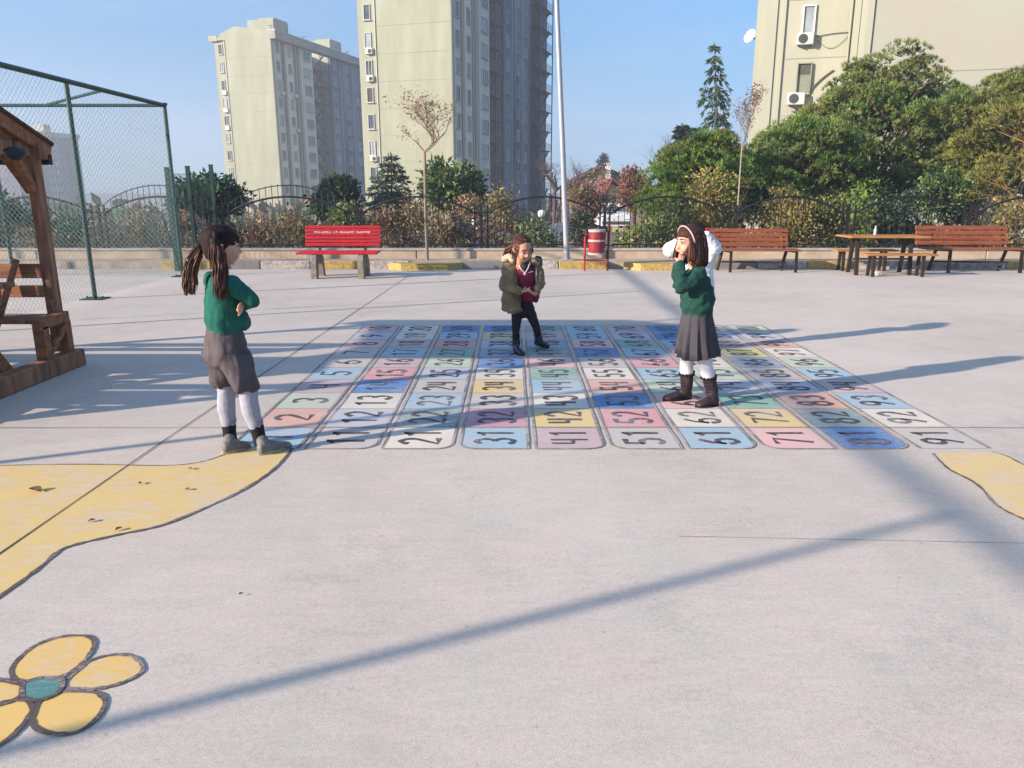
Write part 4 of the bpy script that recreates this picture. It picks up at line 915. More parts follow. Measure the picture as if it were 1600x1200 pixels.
# ---- big umbrella pines at the right: tufts of needles
def pine(lab, outline, Y, dep, n_tuft, mats, wts, seed, trunk_px, size=.16, name='pine_tree', grp=None):
    """outline: list of (px, ptop, pbot) columns giving the crown's reach; built as a deep volume"""
    rs = np.random.RandomState(seed); pr_ = random.Random(seed)
    base = XZ(trunk_px, Y, 0); g = terr_z(base.x, Y); t = thing(name, lab, 'tree', (base.x, Y, g), grp)
    cols = [(XZ(px, Y, 2).x, W(px, a, Y).z, W(px, b, Y).z) for px, a, b in outline]
    xs_ = [c[0] for c in cols]; ctr = []; rad = []
    # branch-end puffs
    npuff = int(n_tuft/34)
    for i in range(npuff):
        x = rs.uniform(xs_[0], xs_[-1]); zt = np.interp(x, xs_, [c[1] for c in cols]); zb = np.interp(x, xs_, [c[2] for c in cols])
        u = rs.rand()**.72; z_ = zb+(zt-zb)*u; e = math.sqrt(max(.05, 1-(2*u-1)**2*.8)); y = Y+(rs.rand()*2-1)*dep*e
        if u > .9: y = Y+(rs.rand()*2-1)*dep*.5
        ctr.append((x, y, z_)); rad.append(rs.uniform(.20, .42))
    ctr = np.array(ctr); rad = np.array(rad); ci = rs.randint(0, len(ctr), n_tuft)
    v = rs.normal(size=(n_tuft, 3)); v /= np.linalg.norm(v, axis=1)[:, None]; v[:, 2] = np.abs(v[:, 2])*.9-.25
    T = ctr[ci]+v*rad[ci][:, None]*np.array([1.1, 1.1, .75]); k = 11
    P = np.repeat(T, k, 0); d = np.repeat(v, k, 0)*.9+rs.normal(size=(n_tuft*k, 3))*.55; d[:, 2] += .7
    cm = rs.choice(len(mats), size=len(ctr), p=wts)[ci]; mi = np.repeat(cm, k); fl = rs.rand(len(mi)) < .2; mi[fl] = 0
    leafmesh('crown', P, d, size*(.6+.8*rs.rand(len(P))), .15, mats, mi, t)
    mb = MB(); top = max(c[1] for c in cols); mid = sum(c[2] for c in cols)/len(cols)
    trunk = [Vector((base.x, Y, g-.3)), Vector((base.x+.1, Y, mid+.2)), Vector((base.x+.05, Y, (mid+top)/2)), Vector((base.x, Y, top-.5))]
    mb.tube(trunk, [.2, .16, .11, .04], 8)
    for i in range(0, npuff, max(1, npuff//70)):
        c_ = Vector(ctr[i]); z_ = g+(c_.z-g)*pr_.uniform(.35, .8); u = min(1, max(0, (z_-g)/(top-g)))
        s_ = Vector((base.x+.05, Y, min(z_, top-.7))); m_ = (s_+c_)/2+Vector((0, 0, -.15)); mb.tube([s_, m_, c_], [.05, .035, .014], 5, cap=False)
    mb.build('trunk', BK, t); return t
pine('broad green pine with the highest crown in front of the nearest apartment block', [(1165, 245, 300), (1200, 215, 330), (1245, 185, 345), (1290, 150, 345), (1325, 105, 340), (1360, 82, 330), (1405, 88, 320), (1435, 122, 300), (1462, 165, 270)], 23, 1.7, 15000, [LPI, LG2, LG, LO], [.45, .2, .2, .15], 1, 1335, .125)
pine('dark pine between the tallest pine and the right edge', [(1440, 190, 330), (1475, 140, 340), (1510, 125, 345), (1545, 130, 345), (1580, 150, 345)], 25, 1.5, 7000, [LG2, LG, LPI], [.4, .3, .3], 2, 1505, .13)
pine('olive green pine rising out of frame at the right edge', [(1490, 215, 330), (1530, 150, 345), (1570, 118, 345), (1610, 90, 345), (1660, 80, 345), (1720, 120, 345)], 21, 1.3, 8500, [LO, LPI, LO2], [.5, .25, .25], 3, 1610, .125)
pine('low spreading green pine at the foot of the nearest apartment block', [(1150, 262, 330), (1180, 228, 345), (1225, 200, 350), (1270, 195, 350), (1310, 210, 345), (1345, 240, 345)], 21, 1.2, 8000, [LG, LG2, LPI], [.45, .2, .35], 4, 1240, .12)
pine('bright green bushy pine left of the tall slender cedar', [(1012, 300, 375), (1030, 262, 380), (1055, 235, 382), (1085, 217, 382), (1115, 212, 380), (1145, 225, 375), (1170, 262, 365)], 20, 1.1, 8500, [LG, LG2, LO], [.5, .2, .3], 5, 1085, .10)
# ---- conifers with layered branches
def conifer(lab, px, Y, ptop, hwpx, mats, wts, seed, n=2600, droop=.35, pbot=None, size=.2, tiers=22, lean=0, name='conifer_tree', sparse=1.0, power=1.0, nbr=None):
    rs = np.random.RandomState(seed); b_ = XZ(px, Y, 0); g = terr_z(b_.x, Y); top = W(px, ptop, Y); hw = XZ(px+hwpx, Y, 0).x-b_.x
    zb = g+.3 if pbot is None else W(px, pbot, Y).z; t = thing(name, lab, 'tree', (b_.x, Y, g)); mb = MB()
    tp = Vector((top.x+lean, Y, top.z)); bs = Vector((b_.x, Y, g-.2)); mb.tube([bs, bs.lerp(tp, .5), tp], [.03*(top.z-g)*.5, .02*(top.z-g)*.5, .012], 7)
    P = []; N = []
    for i in range(tiers):
        u = (i+.5)/tiers+rs.uniform(-.3, .3)/tiers; u = min(max(u, 0), .985); z_ = zb+(tp.z-zb)*u; r_ = hw*(1-u)**power*rs.uniform(.75, 1.15)+.05*hw; nb_ = nbr or (7 if u < .6 else 5); a0 = rs.uniform(0, 6)
        ax = bs.lerp(tp, (z_-bs.z)/(tp.z-bs.z))
        for j in range(nb_):
            a = a0+6.283*j/nb_+rs.uniform(-.25, .25); rr_ = r_*rs.uniform(.7, 1.15); e = Vector((math.cos(a)*rr_, math.sin(a)*rr_, -droop*rr_+rs.uniform(-.03, .05)*hw))
            pts = [ax, ax+Vector((e.x*.5, e.y*.5, e.z*.25+.05*rr_)), ax+e]; mb.tube(pts, [.012*hw+.006, .009*hw+.004, .003], 3, cap=False)
            m_ = int(n/(tiers*nb_)*(.4+1.4*(1-u)))+3
            for q in range(m_):
                w_ = rs.rand()**.75; c_ = pts[0].lerp(pts[1], w_*2) if w_ < .5 else pts[1].lerp(pts[2], w_*2-1)
                sd = rs.uniform(-1, 1)*.22*rr_*(1-w_*.6); P.append((c_.x-math.sin(a)*sd, c_.y+math.cos(a)*sd, c_.z-abs(sd)*.3-rs.rand()*.05*hw)); N.append((math.cos(a)+rs.normal()*.5-math.sin(a)*sd*2, math.sin(a)+rs.normal()*.5+math.cos(a)*sd*2, -droop*.8+rs.normal()*.35))
    mb.build('trunk', BK, t); P = np.array(P); N = np.array(N); mi = rs.choice(len(mats), size=len(P), p=wts)
    leafmesh('crown', P, N, size*(.6+.8*rs.rand(len(P))), .3, mats, mi, t); return t
conifer('tall slender drooping cedar with a bent tip left of the nearest apartment block', 1128, 33, 66, 52, [LBL, LGR, LG2], [.5, .3, .2], 21, n=2300, droop=.95, pbot=280, size=.22, tiers=15, lean=-.3, name='cedar_tree', power=.8, nbr=5)
conifer('small dark fir left of the tall slender cedar', 1066, 46, 194, 36, [LDK, LBL], [.8, .2], 22, n=4200, droop=.35, pbot=300, size=.42, tiers=15)
conifer('smaller dark fir right beside the tall slender cedar', 1091, 48, 198, 26, [LDK, LBL], [.8, .2], 23, n=3200, droop=.35, pbot=290, size=.42, tiers=14)
conifer('grey-green young cedar with layered branches before the middle tower', 611, 27, 242, 56, [LGR, LBL, LTN], [.5, .35, .15], 24, n=5200, droop=.12, pbot=352, size=.17, tiers=13, name='cedar_tree', power=.8, nbr=8)
# ---- round evergreen trees
shrub('round_tree', 'rounded green pine between the sapling and the shaded tower side', 'tree', 708, 24, 112, 264, [LG2, LPI, LGR], [.4, .35, .25], 6500, .16, 31, trunk=True, pbot=325, nb=12, gap=.2)
shrub('round_tree', 'dark flat-topped evergreen in front of the gap between the two towers', 'tree', 536, 26, 84, 288, [LDK, LG2], [.6, .4], 6000, .17, 32, trunk=True, pbot=335, nb=10, gap=.15)
shrub('round_tree', 'dark green tree behind the green panel fence posts', 'tree', 330, 22, 132, 278, [LG2, LBL, LDK], [.5, .3, .2], 7500, .16, 33, trunk=True, pbot=335, nb=13, gap=.2)
shrub('leafy_bush', 'dark bushy shrub behind the wooden shelter post', 'bush', 20, 19.5, 130, 312, [LG2, LDK, LGR], [.5, .3, .2], 5000, .12, 34)
shrub('leafy_bush', 'dark bushy shrub seen through the wire mesh left of the iron posts', 'bush', 118, 19.5, 110, 332, [LG2, LGR, LDK], [.45, .3, .25], 4200, .11, 35)
shrub('leafy_bush', 'dark shrub right of the three iron posts inside the wire mesh', 'bush', 200, 19, 70, 345, [LGR, LG2, LBR], [.4, .35, .25], 2600, .10, 36)
shrub('leafy_bush', 'light green shrub behind the red bench', 'bush', 548, 18.2, 62, 316, [LG, LKH, LGR], [.5, .3, .2], 3000, .10, 37)
shrub('leafy_bush', 'grey-green bush behind the middle girl', 'bush', 836, 18, 92, 352, [LGR, LG, LKH], [.6, .2, .2], 3200, .09, 38)
shrub('leafy_bush', 'dark green bush low behind the pigtailed girl', 'bush', 375, 18.3, 60, 330, [LG2, LGR, LBR], [.5, .3, .2], 2400, .10, 39)
# ---- brown autumn shrubs
brown = [(70, 18.6, 90, 352, 'beyond the shelter seat rail'), (160, 18.4, 70, 340, 'inside the wire mesh by the iron posts'), (235, 18.6, 90, 318, 'inside the wire mesh near its right end'), (300, 18.0, 70, 330, 'low behind the green panel fence'), (408, 18.2, 76, 335, 'under the arch before the left tower'), (455, 18.0, 80, 326, 'left of the red bench top'), (505, 18.3, 60, 338, 'right above the red bench top'), (600, 18.2, 80, 322, 'right of the red bench'), (648, 18.4, 66, 304, 'just left of the sapling trunk'), (690, 18.2, 56, 330, 'just right of the sapling trunk'), (735, 18.6, 76, 300, 'left of the paired iron posts'), (785, 18.4, 66, 292, 'tall one left of the middle girl')]
for i, (px, Y, w_, tp_, lab) in enumerate(brown):
    ms = [[LTN, LBR, LKH, LPU], [LBR, LTN, LBR2, LGR], [LKH, LBR, LTN, LG2]][i % 3]
    shrub('autumn_shrub', 'brown autumn shrub '+lab, 'shrub', px, Y, w_, tp_, ms, [.35, .3, .2, .15], 2300, .085, 50+i, stems=9, smat=BKP if i % 2 else BK, grp='brown autumn shrubs behind the iron fence', gap=.45, asp=.45)
shrub('autumn_shrub', 'thicket shrub with yellow leaves under the bright green pine', 'shrub', 1105, 18.3, 100, 262, [LY, LKH, LG, LBR], [.35, .25, .2, .2], 4200, .085, 70, grp=None, gap=.4)
shrub('autumn_shrub', 'brown and green shrub left of the thin pale trunk', 'shrub', 1040, 18.3, 80, 320, [LGR, LG, LKH, LBR], [.35, .3, .2, .15], 3200, .08, 71)
shrub('autumn_shrub', 'yellow-brown hedge shrub behind the brown bench', 'shrub', 1220, 18.1, 120, 290, [LKH, LO, LBR, LY], [.35, .25, .2, .2], 5200, .085, 72)
shrub('autumn_shrub', 'olive hedge shrub left of the picnic table', 'shrub', 1290, 18.0, 70, 300, [LO, LKH, LG2], [.4, .35, .25], 3600, .085, 73)
shrub('leafy_bush', 'small pale green bush poking through the fence above the picnic table', 'bush', 1338, 17.6, 34, 274, [LG, LO], [.6, .4], 1100, .09, 74)
shrub('leafy_bush', 'shaded dark bush behind the picnic table', 'bush', 1400, 19.2, 150, 305, [LG2, LDK, LGR], [.5, .3, .2], 5200, .11, 75)
shrub('leafy_bush', 'dark bush with purple leaves above the right bench', 'bush', 1520, 18.6, 110, 312, [LPU, LG2, LBR, LGR], [.35, .3, .15, .2], 3600, .09, 76)
shrub('autumn_shrub', 'tan-leaved shrub behind the right bench at the picture edge', 'shrub', 1572, 18.0, 90, 290, [LY, LTN, LO], [.4, .35, .25], 2600, .085, 77)
shrub('autumn_tree', 'brown leafless-looking tree left of the cream house', 'tree', 925, 30, 84, 262, [LBR, LPU, LKH], [.4, .35, .25], 4200, .10, 80, trunk=True, pbot=345, smat=BKP, gap=.5)
shrub('autumn_tree', 'rust-orange tree right of the cream house', 'tree', 990, 34, 66, 262, [LBR2, LBR, LPU], [.5, .3, .2], 4200, .12, 81, trunk=True, pbot=330, smat=BKP, gap=.4)
shrub('autumn_tree', 'faint reddish tree top above the dark-roofed house', 'tree', 941, 110, 24, 243, [LTN, LBR2], [.6, .4], 900, .22, 82, trunk=True, pbot=262, gap=.5)
shrub('leafy_bush', 'dark shrub at the roadside behind the lamp post', 'bush', 905, 28, 60, 332, [LG2, LPU, LDK], [.4, .3, .3], 2200, .13, 83)
shrub('leafy_bush', 'grassy green shrub right of the litter bin', 'bush', 985, 18.4, 66, 352, [LG, LKH, LTN], [.45, .3, .25], 2200, .09, 84)
# ---- bare trees
def bare(lab, px, Y, ptop, hwpx, seed, mats_b, leaf=None, n=0, size=.07, pfork=None, depth=5, r=.05, spread=.6, up=.12, name='bare_tree', z0=None, L=None, nb=(2, 3), asp=.5, stemw=None):
    rs = random.Random(seed); b_ = XZ(px, Y, 0); g = terr_z(b_.x, Y) if z0 is None else z0; top = W(px, ptop, Y); fork = W(px, pfork, Y).z if pfork else g+(top.z-g)*.35
    t = thing(name, lab, 'tree', (b_.x, Y, g)); mb = MB(); tips = []
    base = Vector((b_.x, Y, g-.05)); f_ = Vector((b_.x+rs.uniform(-.03, .03), Y, fork)); m_ = base.lerp(f_, .5)+Vector((rs.uniform(-.02, .02), 0, 0))
    mb.tube([base, m_, f_], [r, r*.85, r*.7], 8)
    hh = top.z-fork; L_ = L or hh*.36
    ld = [f_]; q = f_.copy()
    for k_ in range(6):
        q = q+Vector((rs.uniform(-.09, .09)*hh, rs.uniform(-.07, .07)*hh, hh*.135)); ld.append(q.copy())
    mb.tube(ld, [r*.7, r*.6, r*.5, r*.4, r*.3, r*.2, r*.1], 6, cap=False)
    for k_ in range(9):
        a = 2.4*k_+rs.uniform(-.5, .5); i_ = min(5, int(k_*.62)); sp_ = spread*rs.uniform(.7, 1.35)
        branchy(mb, ld[i_], Vector((math.cos(a)*sp_, math.sin(a)*sp_, rs.uniform(.6, 1.1))).normalized(), L_*rs.uniform(.6, 1.05)*(1-.09*i_), r*.42*(1-.09*i_), depth-2, rs, spread, up, nb, tips)
    branchy(mb, ld[-2], Vector((.1, 0, 1)).normalized(), L_*.5, r*.2, depth-2, rs, spread, up, nb, tips)
    hw = XZ(px+hwpx, Y, 0).x-b_.x; V = np.array(mb.v); zt = V[:, 2].max(); sz_ = (top.z-fork)/(zt-fork)
    xw = np.percentile(np.abs(V[V[:, 2] > fork+.1][:, 0]-b_.x), 97)
    def fit(v): return (b_.x+(v[0]-b_.x)*(min(1.6, hw/xw) if v[2] > fork else 1), v[1], fork+(v[2]-fork)*sz_ if v[2] > fork else v[2])
    mb.v = [fit(v) for v in mb.v]; mb.build('trunk', mats_b, t)
    if leaf:
        rn = np.random.RandomState(seed); tp_ = [fit(p_) for p_, d_, dp in tips if dp <= 2]; ci = rn.randint(0, len(tp_), n)
        P = np.array(tp_)[ci]+rn.normal(size=(n, 3))*.06; N = rn.normal(size=(n, 3)); N[:, 2] -= .4
        leafmesh('leaves', P, N, size*(.6+.8*rn.rand(n)), asp, leaf, rn.randint(0, len(leaf), n), t)
    return t
bare('slender leafless sapling with a few dry leaves standing in the yellow-edged tree pit', 668, 15.75, 142, 44, 101, BKL, [LTN, LBR], 950, .05, pfork=238, depth=5, r=.034, spread=.75, up=.22, name='sapling', z0=.12, nb=(2, 3))
bare('thin pale-trunked tree with purple-brown twigs before the tall cedar', 1147, 17.4, 128, 26, 92, mat('bark_pale2', S(186, 170, 150, .55)), [LPU, LBR], 700, .05, pfork=238, depth=5, r=.022, spread=.28, up=.35, nb=(2, 4))
bare('distant bare tree between the shaded tower and the lamp post', 866, 60, 236, 34, 93, BKP, None, pfork=300, depth=7, r=.17, spread=.7)
bare('distant bare tree right of the lamp post', 900, 64, 240, 24, 94, BKP, None, pfork=300, depth=7, r=.17, spread=.7)
bare('grey leafless tree on the skyline left of the dark firs', 1028, 66, 206, 32, 95, mat('bark_grey', S(120, 112, 122, .5)), None, pfork=275, depth=7, r=.2, spread=.6)
bare('leafless yellow-twigged shrub tree at the right picture edge', 1597, 16.9, 118, 90, 96, BKY, [LY, LTN], 500, .06, pfork=335, depth=5, r=.05, spread=.95, up=.1, z0=.0, nb=(3, 4))
bare('bare branched tree behind the picnic bench at the left', 1190, 19, 300, 20, 97, BKP, None, pfork=370, depth=4, r=.03)
# a saw-toothed mass of rough undergrowth fills the slope behind the fence
rs = np.random.RandomState(8); n = 26000
x = rs.uniform(-24, 24, n); y = 16.7+rs.rand(n)**1.4*7; z = np.array([terr_z(a_, b_) for a_, b_ in zip(x, y)]); 
hmul = .35+.5*np.abs(np.sin(x*.9)+np.sin(x*2.3+1))*.5
P = np.stack([x, y, z+rs.rand(n)*.9*hmul], 1); N = rs.normal(size=(n, 3))*.7; N[:, 2] += .9
o = leafmesh('undergrowth', P, N, .16*(.5+rs.rand(n)), .28, [LKH, LBR, LG2, LPU, LGR], rs.choice(5, size=n, p=[.25, .25, .2, .1, .2]), None)
tag(o, kind='stuff')
# far wooded hillside seen in the gaps
rs = np.random.RandomState(18); n = 30000
x = rs.uniform(-150, 90, n); y = rs.uniform(85, 240, n); z = np.array([terr_z(a_, b_) for a_, b_ in zip(x, y)])
P = np.stack([x, y, z+rs.rand(n)*(2.2+1.6*np.sin(x*.2)*np.cos(y*.13))], 1); N = rs.normal(size=(n, 3)); N[:, 2] += .5
o = leafmesh('far_woodland', P, N, 1.5*(.5+rs.rand(n)), .6, [LG2, LBR, LGR, LPU], rs.choice(4, size=n, p=[.35, .25, .25, .15]), None)
tag(o, kind='stuff')
# ---- things behind the fence: globe lamps, white van, blue low wall, road
M_GLOBE = mat('opal_globe', S(236, 236, 230, .8), rough=.3, var=.03); M_RD = mat('road_asphalt', S(140, 146, 158, .38), var=.15, scale=2)
for px, py, Y, lab in ((697, 350, 30, 'round white globe lamp among the brown shrubs right of the sapling'), (846, 334, 34, 'round white globe lamp at the foot of the shaded tower'), (742, 347, 38, 'small dim globe lamp left of the paired iron posts')):
    p = W(px, py, Y); g = terr_z(p.x, Y); t = thing('globe_lamp', lab, 'lamp', (p.x, Y, g), None)
    mb = MB(); mb.sphere(p, .17, 12); mb.build('globe', M_GLOBE, t, smooth=True); mb = MB(); mb.tube([(p.x, Y, g), (p.x, Y, p.z-.16)], .035, 8); mb.lathe((p.x, Y, p.z-.2), [(.08, 0), (.09, .05), (.05, .06)], 12); mb.build('pole', M_STL, t)
mb = MB(); pts = [G(700, 395, -.7), G(905, 372, -1.0)]
q = [(-3.5, 21), (3.6, 21), (3.3, 34), (7.5, 62), (5.6, 63), (1.2, 36), (-1.2, 31), (-3.5, 27)]
vs = []
for i in range(13):
    u = i/12; y_ = 20+u*44; xc = .6+u*u*6.6; wd = 1.5+.6*(1-u)
    for s_ in (-1, 1): vs.append((xc+s_*wd, y_, terr_z(xc, y_)+.22))
mb.add(vs, [(2*i, 2*i+1, 2*i+3, 2*i+2) for i in range(12)]); tag(mb.build('access_road', M_RD, smooth=True), kind='structure')
bwY = 20.5; xa_ = XZ(684, bwY, 0).x; xb_ = XZ(782, bwY, 0).x; zt = W(700, 377, bwY).z; g = -.9
t = thing('blue_barrier', 'low blue-grey tiled barrier beyond the iron fence left of the middle girl', 'barrier', ((xa_+xb_)/2, bwY, g))
mb = MB(); mb.box(((xa_+xb_)/2, bwY, (zt+g)/2), (xb_-xa_, .18, zt-g)); mb.build('wall', mat('blue_panel', S(104, 134, 176, .6), var=.2, scale=1.5), t)
mb = MB()
for i in range(26): mb.box((xa_+(i+.5)*(xb_-xa_)/26, bwY-.095, (zt+g)/2), (.012, .012, zt-g-.02))
for k_ in range(9): mb.box(((xa_+xb_)/2, bwY-.097, zt-.06-.07*k_), (xb_-xa_-.02, .012, .012))
mb.build('tile_grid', mat('pale_blue_grid', S(176, 196, 214, .6)), t)
# parked white van
def van(px, py, Y, lab):
    p = W(px, py, Y); g = terr_z(p.x, Y)+.24; t = thing('parked_car', lab, 'car', (p.x, Y, g)); w_ = 1.7; x, y = p.x, Y
    pro = [(-.85, .25), (-.85, .8), (-.78, .95), (-.62, 1.42), (.62, 1.42), (.78, .95), (.85, .8), (.85, .25)]
    n_ = len(pro); mb = MB(); rs_ = []
    for yy, s_, hz in ((0, .9, .78), (.12, 1, .9), (.9, 1, .96), (1.5, 1, 1.42), (3.1, 1, 1.42), (3.9, .96, .95), (4.1, .9, .85)):
        rs_.append([(x+a_*s_, y+yy, g+min(b_, hz)) for a_, b_ in pro])
    mb.rings(rs_); mb.build('body', mat('car_white', S(226, 230, 232, .7), rough=.25, var=.03, spec=.5), t, smooth=True, angle=35)
    mb = MB(); mb.add([(x-.66, y+.93, g+1.0), (x+.66, y+.93, g+1.0), (x+.56, y+1.46, g+1.38), (x-.56, y+1.46, g+1.38)], [(0, 1, 2, 3)])
    mb.build('windscreen', M_GL, t)
    for sx in (-1, 1):
        mb = MB(); mb.box((x+sx*.6, y-.01, g+.66), (.3, .06, .14), bev=.02); mb.build('headlight', M_PVC, t)
        for yy in (.8, 3.2):
            mb = MB(); Mw = Matrix.Rotation(R(90), 3, 'Y'); mb.lathe((x+sx*.74-.1, y+yy, g+.3), [(.001, 0), (.29, 0), (.31, .04), (.31, .16), (.29, .2), (.001, .2)], 16, M=Mw); mb.build('wheel', M_STL, t)
    mb = MB(); mb.box((x, y-.02, g+.42), (1.5, .08, .16), bev=.03); mb.build('bumper', M_ACD, t)
van(962, 362, 42, 'white parked car beyond the fence just right of the litter bin')
shrub('leafy_bush', 'dark tall bush filling the shade behind the fence right of the picnic table', 'bush', 1462, 18.8, 110, 262, [LG2, LDK, LPI], [.5, .25, .25], 4200, .10, 78)
shrub('leafy_bush', 'low dark bush behind the fence left of the picnic table', 'bush', 1355, 19.4, 90, 300, [LG2, LDK, LGR], [.5, .3, .2], 3000, .10, 79)
# ================================================================== PEOPLE
M_SK = mat('skin', S(226, 170, 142, .62), rough=.55, var=.05, scale=20, spec=.35); M_SK2 = mat('skin_warm', S(222, 160, 130, .6), rough=.55, var=.05, scale=20)  # second skin tone is slightly deeper and redder
M_LIP = mat('lip', S(176, 84, 84, .6), rough=.5); M_EYE = mat('eye_dark', S(36, 24, 22, .7), rough=.2, spec=.6); M_EYW = mat('eye_white', S(235, 230, 225, .7), rough=.3)
M_HB = mat('hair_brown', S(104, 64, 50, .45), rough=.7, var=.4, scale=30, stretch=(3, 3, .4), col2=S(56, 36, 32, .45), spec=.2); M_HD = mat('hair_dark', S(50, 34, 32, .5), rough=.75, var=.3, scale=30, spec=.12)
M_HT = mat('hair_tips', S(150, 96, 66, .45), rough=.5, var=.4, scale=40, col2=S(96, 60, 44, .45), spec=.4)
M_SWT = mat('green_knit', S(20, 108, 92, .55), rough=.9, var=.12, scale=16, bump=.3, bscale=220); M_SWT2 = mat('dark_green_knit', S(30, 82, 70, .5), rough=.9, var=.12, scale=16, bump=.3, bscale=220)
M_SHT = mat('grey_shorts', S(104, 94, 98, .48), rough=.8, var=.12, scale=10, bump=.15, bscale=150); M_SKT = mat('grey_skirt', S(88, 84, 90, .42), rough=.85, var=.1, scale=10)
M_TGT = mat('pale_tights', S(176, 176, 188, .62), rough=.8, var=.04); M_WTG = mat('white_tights', S(236, 232, 236, .68), rough=.8, var=.03)
M_SOCK = mat('black_sock', S(28, 26, 28, .6), rough=.9); M_SHOE = mat('grey_shoe', S(128, 128, 120, .62), rough=.6, var=.25, scale=25); M_SOLE = mat('shoe_sole', S(186, 180, 166, .5), rough=.6, var=.15, scale=30)
M_BOOT = mat('brown_boot', S(66, 50, 54, .55), rough=.55, var=.25, scale=20); M_NAVY = mat('navy_boot', S(34, 40, 64, .55), rough=.4, var=.2, scale=20, spec=.5)
M_OLV = mat('olive_jacket', S(132, 110, 80, .78), rough=.8, var=.22, scale=9, bump=.25, bscale=60); M_FUR = mat('cream_fur', S(222, 198, 168, .6), rough=.95, var=.15, scale=40, bump=.6, bscale=120)
M_MAR = mat('maroon_vest', S(146, 28, 66, .6), rough=.8, var=.12, scale=14); M_BLK = mat('black_leggings', S(24, 24, 28, .6), rough=.8); M_GLIN = mat('jacket_lining', S(156, 152, 158, .55), rough=.9)
M_WJK = mat('white_puffer', S(232, 234, 238, .68), rough=.7, var=.03, scale=8, bump=.3, bscale=14); M_PINK = mat('headband_pink', S(228, 190, 190, .6)); M_REDR = mat('red_ribbon', S(196, 36, 60, .6)); M_BRC = mat('scrunchie_black', S(34, 26, 30, .6))

def limb(mb, pts, rad, n=12, flat=None):
    """closed tapered capsule chain through pts"""
    pts = [Vector(p) for p in pts]; P = []; Rr = []
    d0 = (pts[0]-pts[1]).normalized(); d1 = (pts[-1]-pts[-2]).normalized()
    for a in (75, 50, 22): P.append(pts[0]+d0*rad[0]*math.sin(R(a))); Rr.append(rad[0]*math.cos(R(a)))
    # resample with catmull for smooth taper
    for i in range(len(pts)-1):
        p0 = pts[max(0, i-1)]; p1 = pts[i]; p2 = pts[i+1]; p3 = pts[min(len(pts)-1, i+2)]
        for k_ in range(4):
            t_ = k_/4; P.append(.5*((2*p1)+(p2-p0)*t_+(2*p0-5*p1+4*p2-p3)*t_*t_+(3*p1-p0-3*p2+p3)*t_**3)); Rr.append(rad[i]*(1-t_)+rad[i+1]*t_)
    P.append(pts[-1]); Rr.append(rad[-1])
    for a in (22, 50, 75): P.append(pts[-1]+d1*rad[-1]*math.sin(R(a))); Rr.append(rad[-1]*math.cos(R(a)))
    mb.tube(P, Rr, n); return mb
def loft(mb, secs, n=18):
    """secs: (centre, half-width vector, half-depth vector)"""
    rs = []
    c, a, b = [Vector(q) for q in secs[0]]; c2 = Vector(secs[1][0]); d = (c-c2).normalized(); r_ = min(a.length, b.length)
    ext = [(c+d*r_*.35, a*.45, b*.45), (c+d*r_*.2, a*.8, b*.8)]
    c, a, b = [Vector(q) for q in secs[-1]]; c2 = Vector(secs[-2][0]); d = (c-c2).normalized(); r_ = min(a.length, b.length)
    ext2 = [(c+d*r_*.2, a*.8, b*.8), (c+d*r_*.35, a*.45, b*.45)]
    S_ = [tuple(Vector(q) for q in s) for s in secs]; M_ = []
    for i in range(len(S_)-1):
        g0 = S_[max(0, i-1)]; g1 = S_[i]; g2 = S_[i+1]; g3 = S_[min(len(S_)-1, i+2)]
        for k_ in range(3):
            t_ = k_/3; M_.append(tuple(.5*((2*q1)+(q2-q0)*t_+(2*q0-5*q1+4*q2-q3)*t_*t_+(3*q1-q0-3*q2+q3)*t_**3) for q0, q1, q2, q3 in zip(g0, g1, g2, g3)))
    M_.append(S_[-1])
    for c, a, b in ext+M_+ext2:
        rs.append([c+a*math.cos(2*math.pi*j/n)+b*math.sin(2*math.pi*j/n) for j in range(n)])
    mb.rings(rs); return mb
def fuse(mb, name, mats, parent, voxel=.007, smooth=4, wrinkle=0, wsc=14, seed=0, wst=(1, 1, 1), paintfn=None, cut=None):
    """merge overlapping closed shapes into one continuous skin"""
    o = mb.build('tmp_'+name, mats if isinstance(mats, list) else [mats], None)
    md = o.modifiers.new('r', 'REMESH'); md.mode = 'VOXEL'; md.voxel_size = voxel; md.use_smooth_shade = True
    s_ = o.modifiers.new('s', 'SMOOTH'); s_.factor = .5; s_.iterations = smooth
    dg = bpy.context.evaluated_depsgraph_get(); me = bpy.data.meshes.new_from_object(o.evaluated_get(dg))
    bpy.data.objects.remove(o, do_unlink=True)
    me.name = name; o0 = org(parent); n_ = len(me.vertices)
    co = np.zeros(n_*3); me.vertices.foreach_get('co', co); co = co.reshape(-1, 3)
    if wrinkle:
        no = np.zeros(n_*3); me.vertices.foreach_get('normal', no); no = no.reshape(-1, 3)
        for i in range(n_):
            p = Vector((co[i][0]*wst[0], co[i][1]*wst[1], co[i][2]*wst[2]))*wsc+Vector((seed, seed*2, 0))
            w_ = noise.noise(p); w2 = noise.noise(p*2.3+Vector((5, 5, 5)))
            h_ = (1-abs(w_)*2.6)*.7+w2*.5
            co[i] += no[i]*wrinkle*h_
    if paintfn:
        me.materials.clear()
        for m in mats: me.materials.append(m)
        mi = np.array([paintfn(Vector(np.mean([co[v] for v in p.vertices], axis=0))) for p in me.polygons], dtype=np.int32); me.polygons.foreach_set('material_index', mi)
    co -= np.array(o0); me.vertices.foreach_set('co', co.reshape(-1)); me.polygons.foreach_set('use_smooth', [True]*len(me.polygons)); me.update()
    o = bpy.data.objects.new(name, me); COL.objects.link(o); o.parent = parent
    if parent: ORG[o.name] = o0
    return o
